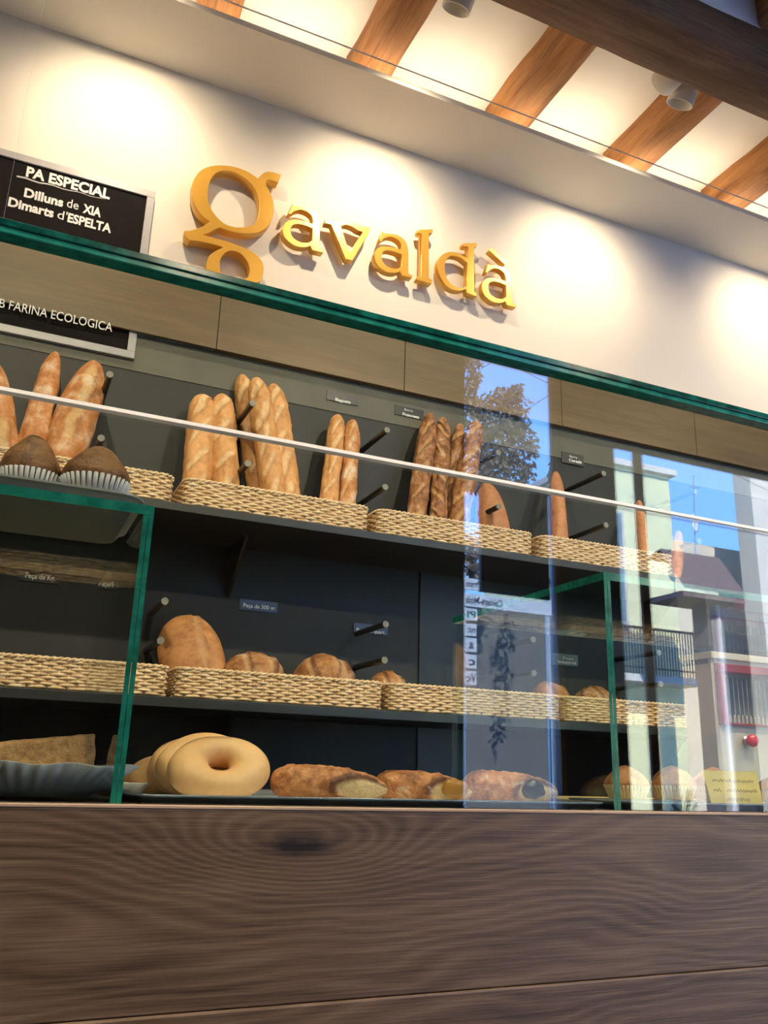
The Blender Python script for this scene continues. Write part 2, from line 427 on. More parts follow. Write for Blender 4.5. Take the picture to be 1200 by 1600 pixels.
jx = [-.77, -.22, .33, .875, 1.43, 1.98, 2.50, 3.03, 3.58, 4.13, 4.68, 5.23]
jl = {3: 'warm lit wooden joist nearest the left spotlight, cut off by the top of the frame', 4: 'warm lit wooden ceiling joist, second fully seen from the left, between the two spotlights',
      5: 'cracked wooden ceiling joist beside the right hand white spotlight', 6: 'wooden ceiling joist at the right edge of the photo', 2: 'short bit of wooden joist at the top edge of the photo, left of the others'}
for i, x in enumerate(jx):
    o = obj('ceiling_joist', joist(x, .135, i*3.1), JOIST, smooth=True)
    tag(o, jl.get(i, 'wooden ceiling joist of the row outside the photo'), 'joist', 'wooden joists across the ceiling')
bm = BM(); n = 120; rings = []
for i in range(n+1):
    x = X0+.01+(X1-X0-.02)*i/n; ring = []
    for k, (y, z) in enumerate([(1.63, .115), (1.633, .06), (1.63, .02), (1.618, .003), (1.55, 0), (1.48, .003), (1.445, .02), (1.437, .06), (1.435, .115)]):
        d = noise.noise(Vector((x*3, k*.7, 3)))*.008+noise.noise(Vector((x*14, k, 9)))*.003
        ring.append(bm.verts.new((x, y+(d if k in (0, 1, 2, 6, 7, 8) else 0), H+2.09+z+(d if 2 <= k <= 6 else 0))))
    rings.append(ring)
for i in range(n):
    for k in range(8): bm.faces.new((rings[i][k], rings[i][k+1], rings[i+1][k+1], rings[i+1][k]))
    bm.faces.new((rings[i][8], rings[i][0], rings[i+1][0], rings[i+1][8]))
bm.faces.new(rings[0]); bm.faces.new(rings[-1])
tag(obj('main_beam', bm, BEAM, smooth=True), 'thick dark brown main ceiling beam crossing under the lighter joists', 'beam')

SLOTM = flat('slot_shadow', (.25, .22, .18), .6)
struct('trim_3', box(BM(), X0, X1, 1.50, 1.622, H+2.206, zC-.001), CEIL)
# spotlights on the side of the beam
def spotlight(x, label, energy=17, aim=(0, .58, -.62)):
    c = Vector((x, 1.70, H+2.21))
    t = thing('ceiling_spotlight', label, 'spotlight', c, 'white spotlights on the beam')
    bm = BM(); lathe(bm, [(.0, -.0), (.040, 0), (.044, .004), (.044, .075), (.041, .08), (0, .08)], 32, c=(x-.055, 1.637, H+2.178), axis=(0, 1, 0))
    obj('mounting_base', bm, LAMPW, t, True)
    d = Vector((-.14, .55, -1)).normalized()
    h0 = Vector((x+.045, 1.685, H+2.235))
    bm = BM(); lathe(bm, [(0, 0), (.036, .001), (.044, .008), (.044, .100), (.041, .100), (.036, .07), (0, .068)], 40, c=h0, axis=d, mod=lambda a, i: 1.0)
    obj('lamp_head', bm, LAMPW, t, True)
    q0_ = Vector((0, 0, 1)).rotation_difference(d)
    for k in range(10):
        a = k/10*2*PI; q = q0_ @ Vector((math.cos(a), math.sin(a), 0))
        bm = BM(); tube(bm, [h0+d*.012+q*.0432, h0+d*.032+q*.0437], .0022, 6)
        obj('cooling_slot', bm, SLOTM, t)
    bm = BM(); tube(bm, [(x-.03, 1.69, H+2.185), (x+.025, 1.705, H+2.190)], .009, 12)
    obj('swivel_joint', bm, flat('joint_grey', (.3, .28, .25), .4), t, True)
    lp = h0+d*.112
    a = Vector(aim).normalized()
    sl = lamp('SPOT', 'spot_bulb', lp, energy, WARM, target=lp+a, spot_size=math.radians(105), spot_blend=.9, shadow_soft_size=.02)
    sl.parent = t; sl.matrix_parent_inverse = t.matrix_world.inverted()
    sl2 = lamp('SPOT', 'spot_core', lp, energy*.75, WARM, target=lp+Vector((-.03, .60, -.34)), spot_size=math.radians(62), spot_blend=1.0, shadow_soft_size=.02)
    sl2.parent = t; sl2.matrix_parent_inverse = t.matrix_world.inverted()
spotlight(.075, 'white cylinder spotlight left of the photo')
spotlight(.905, 'white cylinder spotlight at the top edge between the joists, left of the two')
spotlight(1.75, 'white cylinder spotlight in front of the cracked joist, right of the two')
spotlight(2.70, 'white cylinder spotlight right of the photo')
# cove strip lying on the soffit, shining up at the joists
t = thing('cove_light_strip', 'light strip hidden on top of the soffit ledge under the joists', 'light', (2, 2.2, zS+.03))
bxo('strip_channel', (X0+.05, 4.6, 2.20, 2.215, zS+.022, zS+.03), STEEL, t)
l = lamp('AREA', 'cove_light', (1.5, 2.20, zS+.04), 10, (1, .82, .58), target=(1.5, 2.12, zS+1), shape='RECTANGLE', size=6.0, size_y=.02)
l.parent = t; l.matrix_parent_inverse = t.matrix_world.inverted()
l.rotation_euler = (PI-.25, 0, 0)
# added fill lamps over the customers' side, lighting the shelves from behind the viewer
for k, (x, y) in enumerate(((-.3, .35), (1.3, .35), (2.9, .35), (.5, -1.2), (2.6, -1.2))):
    t = thing('added_fill_lamp', 'round ceiling downlight over the customer side, outside the photo', 'light', (x, y, H+2.28), 'downlights behind the viewer')
    bm = BM(); lathe(bm, [(0, 0), (.05, 0), (.05, .1), (.04, .1), (.04, .14), (0, .14)], 24, c=(x, y, H+2.22)); obj('housing', bm, LAMPW, t, True)
    tgt = (x+.05, 1.9, .9) if y > 0 else (x, .6, .8)
    s = lamp('SPOT', 'fill_bulb', (x, y, H+2.21), 150 if y > 0 else 110, WARM, target=tgt, spot_size=math.radians(95), spot_blend=.8, shadow_soft_size=.04)
    s.parent = t; s.matrix_parent_inverse = t.matrix_world.inverted()

tag(obj('sun_block_storey', box(BM(), X0-.1, X1+.1, YF-.03, W+.1, zC+.125, 6.3), flat('render_outside', (.4, .38, .33), .8)), kind='structure')  # unseen mass added above the shop, height set to shade the doorway

# ================================================================ SIGN
zF = W-.045            # front face of the letters
def zl(z1, pts):       # zoomed outline -> points on the letter plane
    ox, oy, k = z1
    r = []
    for q in pts:
        p = P(ox+q[0]*k, oy+q[1]*k, zF); r.append((p.x, p.z) if len(q) < 3 else (p.x, p.z, 1))
    return r
Z1 = (280, 240, 170/1200); Z2 = (430, 290, 190/1200); Z3 = (570, 330, 250/1200)
g_out = [(1125,232,1),(1093,322,1),(1040,302),(990,290),(962,306),(962,345),(990,400),(1025,480),(1045,570),(1035,680),(1000,780),(940,838),(850,875),(740,885),(620,870),(520,845),(450,818,1),(400,835),(330,872),(262,893,1),(340,915),(430,940),(540,970),(650,1010),(760,1055),(850,1110),(910,1180),(932,1250),(925,1330),(900,1400),(850,1480),(770,1540),(660,1562),(520,1540),(400,1480),(330,1400),(302,1300),(302,1220),(320,1150),(360,1100),(420,1062),(485,1035,1),(400,1008),(300,985),(200,968),(112,958,1),(68,905),(60,848,1),(120,848),(200,825),(270,795),(335,748,1),(270,705),(210,640),(165,550),(142,440),(145,340),(175,260),(230,190),(320,145),(430,127),(540,132),(650,155),(750,195),(830,245),(868,272,1),(900,240),(960,200),(1040,204)]
g_out = [(q[0], q[1] if q[1] < 1400 else 1400+(q[1]-1400)*.3, *q[2:]) for q in g_out]
g_h1 = [(500,190),(600,205),(700,255),(780,320),(840,400),(875,500),(885,600),(870,700),(840,760),(790,795),(700,812),(600,805),(500,770),(420,700),(360,620),(322,520),(315,420),(335,320),(380,240),(430,203)]
g_h2 = [(570,1072),(640,1085),(700,1125),(750,1190),(775,1270),(770,1350),(740,1420),(660,1460),(560,1440),(490,1380),(455,1290),(450,1220),(465,1150),(510,1095)]
g_h2 = [(q[0], q[1] if q[1] < 1330 else 1330+(q[1]-1330)*.45) for q in g_h2]
a_out = [(133,148,1),(152,165),(205,168),(255,182),(297,212),(320,255),(328,310),(328,455),(334,468),(358,480,1),(353,501,1),(277,482,1),(266,452,1),(235,463),(195,463),(150,449),(108,418),(80,380),(72,335),(82,295),(115,268),(165,262),(220,272),(275,292,1),(275,262),(262,228),(228,202),(185,192),(145,206),(125,226,1),(106,222,1)]
a_h = [(276,325,1),(225,305),(175,295),(140,305),(128,335),(135,375),(160,405),(200,425),(245,428),(276,412,1)]
v_out = [(495,330,1),(530,338),(560,345),(640,352),(700,348),(760,358),(830,386),(895,405),(940,412,1),(925,470,1),(765,742,1),(695,725,1),(555,385,1),(520,376),(488,372,1)]
v_h = [(650,400,1),(700,388),(760,405),(815,440),(864,458,1),(733,668,1)]
l_out = [(398,138,1),(512,133,1),(508,163,1),(482,166,1),(482,497,1),(508,517,1),(500,545,1),(388,512,1),(396,490,1),(423,492,1),(425,170,1),(400,164,1)]
d_out = [(735,240,1),(845,237,1),(838,266,1),(820,270,1),(822,600,1),(844,622,1),(838,640,1),(764,614,1),(760,585,1),(720,597),(670,592),(620,567),(580,520),(553,460),(545,400),(560,350),(600,315),(650,304),(700,315),(773,352,1),(776,268,1),(738,264,1)]
d_h = [(768,388,1),(720,350),(670,335),(630,345),(605,380),(600,430),(612,490),(640,535),(680,565),(725,575),(765,558,1)]
acc = [(950,273,1),(1069,384,1),(1052,402,1),(930,292,1)]
sign = thing('shop_sign', 'gold raised lettering reading gavaldà on the cream wall above the glass', 'sign', (P(560, 400, W).x, W, P(560, 400, W).z))
def letter(loops, dep=.026, par=sign, lab=None, dx=0, dz=0):
    ls = []
    for z1, pts in loops:
        ls.append([(q[0]+dx, q[1]+dz) for q in smooth_loop(zl(z1, pts))])
    o = poly_extrude('letter', ls, zF+dep/2, dep, GOLD, par)
    if lab: o['label'] = lab
    return o
letter([(Z1, g_out), (Z1, g_h1), (Z1, g_h2)], .034, lab='large letter g')
ea = P(570+133*Z3[2], 330+148*Z3[2], zF)
e1 = P(430+170*Z2[2], 290+178*Z2[2], zF); e3 = P(570+925*Z3[2], 330+388*Z3[2], zF)
letter([(Z3, a_out), (Z3, a_h)], dx=e1.x-ea.x, dz=e1.z-ea.z, lab='first letter a')
letter([(Z2, v_out), (Z2, v_h)], lab='letter v')
letter([(Z3, a_out), (Z3, a_h)], lab='middle letter a')
letter([(Z3, l_out)], lab='letter l')
letter([(Z3, d_out), (Z3, d_h)], lab='letter d')
la = letter([(Z3, a_out), (Z3, a_h)], dx=e3.x-ea.x, dz=e3.z-ea.z, lab='last letter a with grave accent')
ac = letter([(Z3, acc)], par=la); ac.name = 'accent'
if 'label' in ac: del ac['label']

# black bread board with a grey frame
yB = W-.025
bR = P(243, 300, yB); bB = P(222, 563, yB)
board = thing('bread_notice_board', 'black notice board in a grey frame listing PA ESPECIAL, left of the gold letters', 'notice board', (bR.x-.35, W, bB.z))
bx0, bx1, bz0, bz1 = bR.x-.66, bR.x, bB.z, bR.z
fw = .022
bxo('board_face', (bx0+fw, bx1-fw, yB+.006, W-.001, bz0+fw, bz1-fw), BOARD, board)
bm = BM()
box(bm, bx0, bx1, yB, W-.001, bz1-fw, bz1, .001); box(bm, bx0, bx1, yB, W-.001, bz0, bz0+fw, .001)
box(bm, bx0, bx0+fw, yB, W-.001, bz0+fw, bz1-fw, .001); box(bm, bx1-fw, bx1, yB, W-.001, bz0+fw, bz1-fw, .001)
obj('board_frame', bm, FRAMEG, board)
yT = yB+.0048
text('lettering', 'PA ESPECIAL', (40, 275), (171, 311), yT, TEXTW, board, cap=.032, bold=.035)
text('lettering', 'Dilluns', (37, 307), (98, 323), yT, TEXTW, board, cap=.028, bold=.035)
text('lettering', 'de', (104, 323), (122, 328), yT, TEXTW, board, cap=.028)
text('lettering', 'XIA', (129, 331), (157, 340), yT, TEXTW, board, cap=.028, bold=.035)
text('lettering', 'Dimarts', (12, 321), (83, 340), yT, TEXTW, board, cap=.028, bold=.035)
text('lettering', 'd\'', (89, 341), (104, 345), yT, TEXTW, board, cap=.028)
text('lettering', 'ESPELTA', (105, 346), (173, 364), yT, TEXTW, board, cap=.028, bold=.035)
a, b = P(26, 276, yT), P(165, 312, yT)
bm = BM(); tube(bm, [(a.x+(b.x-a.x)*k/12, yT, a.z+(b.z-a.z)*k/12+.002*math.sin(k*1.7)) for k in range(13)], [.003-.0002*k for k in range(13)], 6)
obj('underline', bm, TEXTW, board)

# ================================================================ SHELF UNIT
zfb, zft = P(400, 560, W-.03).z, H+1.378
zgb = P(400, 617, W-.02).z
xu0, xu1 = -.6, 2.9
xsh = P(1138, 1158, 2.0).x
zc = H-.045            # counter top
unit = thing('shelf_unit', 'wall shelf unit with charcoal back panel, pegs and two dark shelves full of bread baskets', 'shelf unit', (1, W, H))
bxo('back_panel', (xu0, xu1, W-.012, W-.001, .4, zgb), BLACK, unit)['label'] = 'charcoal back panel'
xd0, xd1 = P(657, 900, W-.016).x, P(727, 900, W-.016).x  # a darker reflection in the glass, built as a solid black strip
bxo('dark_reflection_strip', (xd0, xd1, W-.018, W-.0125, .4, P(657, 845, W).z), BLACK2, unit)['label'] = 'dark upright strip standing in for a reflection on the back panel'
bxo('grey_strip', (xu0, xu1, W-.014, W-.001, zgb+.0005, zfb-.0005), GREYS, unit)['label'] = 'grey green strip between panel and brown band'
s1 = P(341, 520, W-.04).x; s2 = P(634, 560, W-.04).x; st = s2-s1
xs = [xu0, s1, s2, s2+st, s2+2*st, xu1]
for a, b in zip(xs, xs[1:]):  # solid brown panels stand in for the lintel's reflection in the glass
    if b > a: bxo('reflection_panel', (a+.001, b-.001, W-.034, W-.002 if a > bx1 else W-.026, zfb, zft), REFLW, unit, bev=.001)['label'] = 'brown panel standing in for a lintel reflection'
text('lettering', 'AMB FARINA ECOLOGICA', (-30, 475), (175, 517), W-.0355, TEXTW, unit, cap=.026, bold=.0)
sf = {1: (H+.605, H+.585), 2: (H+.146, H+.124)}
for k, (zt, zb) in sf.items():
    o = bxo('shelf_board', (xu0, xsh, 2.0, W-.013, zb, zt), SHELFM, unit, bev=.001)
    for px in ((358, 860), (358+0, 860)) [:1] if k == 1 else ():
        pass
for x in (P(362, 850, W).x, P(1000, 900, W).x, P(20, 800, W).x-.2):
    for zb in (sf[1][1], sf[2][1]):
        bm = BM(); v = [bm.verts.new(q) for s in (-.004, .004) for q in ((x+s, W-.013, zb), (x+s, W-.17, zb), (x+s, W-.013, zb-.14))]
        bm.faces.new(v[:3]); bm.faces.new(v[3:]); 
        for i in range(3): bm.faces.new((v[i], v[(i+1) % 3], v[3+(i+1) % 3], v[3+i]))
        obj('shelf_bracket', bm, BLACK2, unit)
def peg(x, z):
    bm = BM(); tube(bm, [(x, W-.013, z), (x, 2.086, z)], .0085, 16)
    o = obj('bread_peg', bm, PEGM, unit, False)
    bm = BM(); tube(bm, [(x, 2.086, z), (x, 2.08, z)], .0088, 16); obj('peg_tip', bm, PEGE, o)
pegx = [.143, .515, .913, 1.285, 1.679, 2.062]
for x in pegx:
    peg(x, H+.938); peg(x, H+.765)
for x in (.339, .927, 1.397, 1.86): peg(x, H+.378); peg(x, H+.282)

# bread name labels on the panel
def label(pl, pr, pt, pb, lines, mat, lab, y=W-.0165):
    a, b = P(*pl, y), P(*pr, y); z1 = P(*pt, y).z; z0 = P(*pb, y).z
    t = thing('bread_name_label', lab, 'label', ((a.x+b.x)/2, y, z0), 'bread name labels on the shelf wall')
    bxo('label_plate', (a.x, b.x, y, y+.003, z0, z1), mat, t)
    for (s, l, r, cap, bo) in lines: text('lettering', s, l, r, y-.0012, TEXTW, t, cap=cap, bold=bo, depth=.0006)
label((511, 615), (560, 625), (511, 609), (511, 624), [('Baguets', (524, 626), (548, 631), .010, .03)], PLATE, 'small dark label reading Baguets above the two thin baguettes')
label((617, 640), (662, 648), (617, 632), (617, 647), [('Barra', (632, 641), (645, 644), .007, 0), ('Francesa', (629, 649), (655, 654), .010, .03)], PLATE, 'small dark label reading Barra Francesa above the dark rustic baguettes')
label((878, 715), (912, 720), (878, 705), (878, 722), [('Barra', (890, 714), (902, 717), .008, 0), ('Cereals', (889, 721), (909, 724), .010, .03)], PLATE, 'small dark label reading Cereals high on the right of the panel')
label((375, 940), (434, 946), (375, 935), (375, 952), [('Peça de 500 gr.', (380, 949), (431, 953), .011, .02)], PLATEB, 'blue grey label reading Peça de 500 gr. above the round loaves')
label((553, 975), (606, 980), (553, 973), (553, 987), [('Peça de quart', (557, 986), (601, 991), .010, .02)], PLATEB, 'blue grey label reading Peça de quart behind a peg')
label((863, 1025), (903, 1028), (863, 1020), (863, 1038), [('Peça', (880, 1030), (896, 1031), .007, 0), ('Integral', (872, 1036), (900, 1038), .009, .02)], PLATEG, 'grey label reading Integral seen through the right glass box')
label((30, 895), (95, 902), (30, 892), (30, 906), [('Peça de Kg.', (39, 903), (86, 907), .014, .02)], PLATE, 'dark label reading Peça de Kg. seen through the left glass box')

# ================================================================ WICKER BASKETS
def basket_mesh():
    Lx, Ly, Hh = .524, .262, .068
    bm = BM()
    def path(s, inset=0.0, rc=.03):
        # rounded rectangle, perimeter parameter s in 0..1
        hx, hy = Lx/2-inset-rc, Ly/2-inset-rc
        segs = [(2*hx), PI/2*rc, 2*hy, PI/2*rc, 2*hx, PI/2*rc, 2*hy, PI/2*rc]; tot = sum(segs); d = (s % 1)*tot
        cs = [(-hx, -hy-rc, 1, 0), None, (hx+rc, -hy, 0, 1), None, (hx, hy+rc, -1, 0), None, (-hx-rc, hy, 0, -1), None]
        cc = [(hx, -hy, -PI/2), (hx, hy, 0), (-hx, hy, PI/2), (-hx, -hy, PI)]
        for i, L_ in enumerate(segs):
            if d <= L_ or i == 7:
                if i % 2 == 0:
                    x, y, dx, dy = cs[i]; return Vector((x+dx*d, y+dy*d, 0)), Vector((dy, -dx, 0))
                cx, cy, a0 = cc[i//2]; a = a0+d/rc; return Vector((cx+rc*math.cos(a), cy+rc*math.sin(a), 0)), Vector((math.cos(a), math.sin(a), 0))
            d -= L_
    per = 2*(Lx+Ly)-.05; nst = 74; m = nst*4
    rows = 9
    for r in range(rows):
        z = .005+(Hh-.012)*r/(rows-1)
        pts = []
        for k in range(m):
            p, nn = path(k/m); ph = k/m*nst*PI+r*PI
            pts.append(p+nn*(.0028*math.sin(ph)-.004)+Vector((0, 0, z+.0007*math.sin(k*.31+r))))
        tube(bm, pts, .0037, 6, closed=True)
    for k in range(nst):
        p, nn = path((k+.5)/nst); p = p-nn*.004
        tube(bm, [p+Vector((0, 0, .001)), p+Vector((0, 0, Hh-.004))], .0022, 5)
    # braided rim: two strands winding round each other
    for s in (0, PI):
        pts = []
        for k in range(m*1):
            p, nn = path(k/m); a = k/m*nst*2*PI*.7+s
            pts.append(p+nn*(.0034*math.cos(a)-.003)+Vector((0, 0, Hh-.001+.0022*math.sin(a))))
        tube(bm, pts, .0036, 6, closed=True)
    box(bm, -Lx/2+.012, Lx/2-.012, -Ly/2+.012, Ly/2-.012, .001, .006)
    me = bpy.data.meshes.new('wicker_basket'); bmesh.ops.recalc_face_normals(bm, faces=bm.faces); bm.to_mesh(me); bm.free()
    me.materials.append(WICK)
    for p in me.polygons: p.use_smooth = True
    return me
BMESH = basket_mesh()
def basket(x, z, lab, grp):
    o = bpy.data.objects.new('wicker_basket', BMESH); COL.objects.link(o); o.location = (x, 2.0+.135+.003, z); o.scale.x = .945 if grp == g1 else 1; tag(o, lab, 'basket', grp)
g1, g2 = 'wicker baskets on the upper shelf', 'wicker baskets on the lower shelf'
z1_, z2_ = sf[1][0]+.0005, sf[2][0]+.0005
for x, lb in ((.325-.252, 'wicker basket at the left end of the upper shelf, under the floury loaves'), (.337+.2555, 'wicker basket on the upper shelf holding the golden loaves and thin baguettes'),
              (.853+.259, 'wicker basket on the upper shelf holding the dark rustic baguettes'), (1.383+.253, 'wicker basket at the right end of the upper shelf behind reflections')):
    basket(x, z1_, lb, g1)
for x, lb in ((.36-.2675, 'empty looking wicker basket behind the left glass box'), (.367+.268, 'wicker basket on the lower shelf holding the big loaf and two round loaves'),
              (.907+.268+.003, 'wicker basket in the middle of the lower shelf with one small round loaf'), (1.45+.268+.005, 'wicker basket at the right end of the lower shelf')):
    basket(x, z2_, lb, g2)

# ================================================================ BREADS
def sm(x): x = max(0, min(1, x)); return x*x*(3-2*x)
def set_attr(me, name, vals):
    at = me.attributes.new(name, 'FLOAT', 'POINT'); at.data.foreach_set('value', vals)
def loaf(name, A, B, wdt, mat, label, group=None, cat='bread', dr=.85, pw=3.2, slashes=(), bend=0.0, seed=0, lump=.0038, top=None, taper=0.0, parent=None, nu=110, nv=56, tipx=.5):
    """A bottom end, B top end (world), wdt width; slashes: (t, lateral, angle, halflen, halfwid, lift)"""
    A, B = Vector(A), Vector(B); ax = (B-A); Ln = ax.length; ax.normalize()
    view = Vector((A.x, A.y, 0)).normalized()*-1
    fr = (view-ax*view.dot(ax)).normalized(); sd = fr.cross(ax).normalized()
    if sd.x < 0: sd = -sd
    bm = BM(); rings = []; cut = []; rdg = []
    for i in range(nu+1):
        t = i/nu; tt = .5-.5*math.cos(PI*t); tt = .35*t+.65*tt
        e = abs(2*tt-1); pr = max(0.0, 1-e**pw)**tipx if 0 < tt < 1 else 0
        wd = wdt/2*pr*(1-taper*(tt-.5)*2 if taper else 1)
        c = A+ax*Ln*tt+sd*bend*math.sin(PI*tt)
        ring = []
        for j in range(nv):
            a = 2*PI*j/nv; s = math.cos(a)*wd; q = sd*s+fr*math.sin(a)*wd*dr
            d = noise.noise(Vector((tt*Ln*14, math.cos(a)*1.3, math.sin(a)*1.3+seed)))*lump+noise.noise(Vector((tt*Ln*45, math.cos(a)*3.5, math.sin(a)*3.5+seed)))*lump*.45
            cm = 0; rm = 0
            if math.sin(a) > -.25:
                sa = (PI/2-a)*wd if a < PI*1.2 else 0
                for (st_, lat, ang, hl, hw, lift) in slashes:
                    u = (tt-st_)*Ln; vv = sa-lat
                    al = u*math.cos(ang)+vv*math.sin(ang); pp = -u*math.sin(ang)+vv*math.cos(ang)
                    pp += noise.noise(Vector((al*30, seed, st_*9)))*hw*.5
                    k = sm((1-abs(al)/hl)*2.5); hwx = hw*(.35+.65*k)
                    inside = sm((1-abs(pp)/hwx)*2.2)*k; cm = max(cm, inside)
                    d += -inside*lift*.35+math.exp(-((pp-hwx)/(.28*hw))**2)*k*lift+math.exp(-((pp+hwx)/(.35*hw))**2)*k*lift*.5
                    rm = max(rm, math.exp(-((pp-hwx)/(.25*hw))**2)*k)
            dn = q.normalized() if q.length > 1e-7 else Vector((0, 0, 0))
            ring.append(bm.verts.new(c+q+dn*d*min(1, pr*1.5))); cut.append(cm); rdg.append(rm*.75)
        rings.append(ring)
    for i in range(nu):
        for j in range(nv): bm.faces.new((rings[i][j], rings[i][(j+1) % nv], rings[i+1][(j+1) % nv], rings[i+1][j]))
    bm.faces.new(rings[0]); bm.faces.new(rings[-1])
    o = obj(name, bm, mat, parent, True)
    set_attr(o.data, 'cut', cut); set_attr(o.data, 'ridge', rdg)
    if label: tag(o, label, cat, group)
    return o
def stand(name, tip, low, wpx, mat, label, group, z, yt=2.235, yb=2.16, **kw):
    """a long loaf standing in a basket: tip pixel, a low pixel on its axis, width in px"""
    T = P(*tip, yt); B = P(*low, yb); d = T-B
    k = (z+.012-B.z)/d.z; A = B+d*k
    T = T-d.normalized()*0
    return loaf(name, A, T, wpx*mpx(B), mat, label, group, **kw)
def sl(n, ang=.45, hl=.055, hw=.011, lift=.004, t0=.2, t1=.88, lat=.0):
    rn = random.Random(int(ang*1000)+n+int(hl*1e4)+sl.n); sl.n += 7
    return [(t0+(t1-t0)*i/(n-1)+rn.uniform(-.02, .02), rn.uniform(-.004, .004), ang*rn.uniform(.6, 1.3), hl*rn.uniform(.8, 1.25), hw*rn.uniform(.6, 1.15), lift*rn.uniform(.5, 1.1)) for i in range(n)]
sl.n = 0
gA, gB, gC, gD, gE = 'floury loaves standing at the left of the upper shelf', 'golden loaves standing in the second upper basket', 'thin baguettes', 'dark rustic baguettes', 'other loaves'
zb1 = z1_
stand('bread_loaf', (-14, 560), (2, 690), 50, B_FLOUR, 'floury pointed loaf cut off by the left edge of the photo', gA, zb1, pw=2.2, slashes=sl(2, .1, .1, .014), seed=1)
stand('bread_loaf', (88, 550), (50, 690), 40, B_FLOUR, 'narrow floury loaf with no cut, standing just left of the wide seeded loaf', gA, zb1, pw=3.5, seed=2, taper=.12)
stand('bread_loaf', (149, 565), (103, 700), 66, B_FLOUR, 'wide floury loaf with a long open seeded cut, behind the right muffin', gA, zb1, yt=2.22, pw=2.3, seed=3, slashes=[(.62, .0, .05, .16, .016, .004)])
stand('baguette', (317, 617), (306, 765), 45, B_GOLD, 'thick golden loaf standing at the left end of the second upper basket', gB, zb1, pw=5, slashes=sl(4, .5), seed=4)
stand('baguette', (346, 616), (353, 768), 43, B_GOLD, 'thick golden loaf leaning beside the leftmost one, with twisting cuts', gB, zb1, pw=5, slashes=sl(4, .65), seed=5)
stand('baguette', (378, 585), (405, 770), 36, B_GOLD, 'tall golden loaf mostly hidden behind the front tall one', gB, zb1, yt=2.27, yb=2.235, pw=5, slashes=sl(4, .5), seed=6)
stand('baguette', (400, 590), (428, 775), 40, B_GOLD, 'tall golden loaf in front, crossed by the upper peg', gB, zb1, yt=2.21, yb=2.15, pw=5, slashes=sl(5, .4), seed=7, dr=.8)
stand('baguette', (427, 600), (450, 778), 40, B_GOLD, 'tall golden loaf leaning left, right of the upper peg', gB, zb1, yt=2.24, pw=5, slashes=sl(5, .45), seed=8)
stand('baguette', (528, 648), (513, 790), 29, B_GOLD, 'thin golden baguette, left of the pair under the Baguets label', gC, zb1, pw=6, slashes=sl(5, .4, .045, .007, .003), seed=9)
stand('baguette', (551, 656), (542, 794), 27, B_FLOUR, 'thin speckled baguette, right of the pair under the Baguets label', gC, zb1, pw=6, slashes=sl(5, .4, .045, .007, .003), seed=10)
stand('baguette', (672, 646), (650, 808), 31, B_DARK, 'dark rustic baguette, leftmost of the four', gD, zb1, pw=6, slashes=sl(5, .7, .045, .010, .006), seed=11, lump=.005)
stand('baguette', (692, 652), (684, 812), 27, B_DARK, 'dark rustic baguette, second from left of the four, deeply twisted', gD, zb1, pw=6, slashes=sl(5, -.6, .045, .010, .007), seed=12, lump=.006)
stand('baguette', (719, 662), (700, 815), 27, B_DARK, 'dark rustic baguette, third from left, partly behind the rightmost', gD, zb1, yt=2.26, yb=2.21, pw=6, slashes=sl(5, .6, .045, .010, .006), seed=13, lump=.005)
stand('baguette', (744, 658), (715, 820), 33, B_DARK, 'dark rustic baguette, rightmost of the four, crossed by the sky reflection', gD, zb1, yt=2.22, yb=2.15, pw=6, slashes=sl(5, .6, .05, .012, .006), seed=14, lump=.006)
stand('bread_loaf', (757, 755), (771, 832), 52, B_SMOOTH, 'smooth tan loaf standing behind a peg, right of the dark baguettes', gE, zb1, yt=2.2, pw=2.6, seed=15, lump=.001, taper=.12)
stand('bread_loaf', (868, 737), (875, 850), 26, B_SMOOTH, 'single narrow smooth loaf right of the sky reflection', gE, zb1, pw=5, seed=16, lump=.002, taper=.15)
stand('bread_loaf', (998, 782), (1005, 862), 17, B_SMOOTH, 'narrow loaf behind the mirrored window post at the right', gE, zb1, pw=5, seed=17, lump=.002)
stand('bread_loaf', (1060, 830), (1058, 870), 18, B_SMOOTH, 'small loaf tip standing beside the rightmost peg', gE, zb1, pw=4, seed=18, lump=.002)
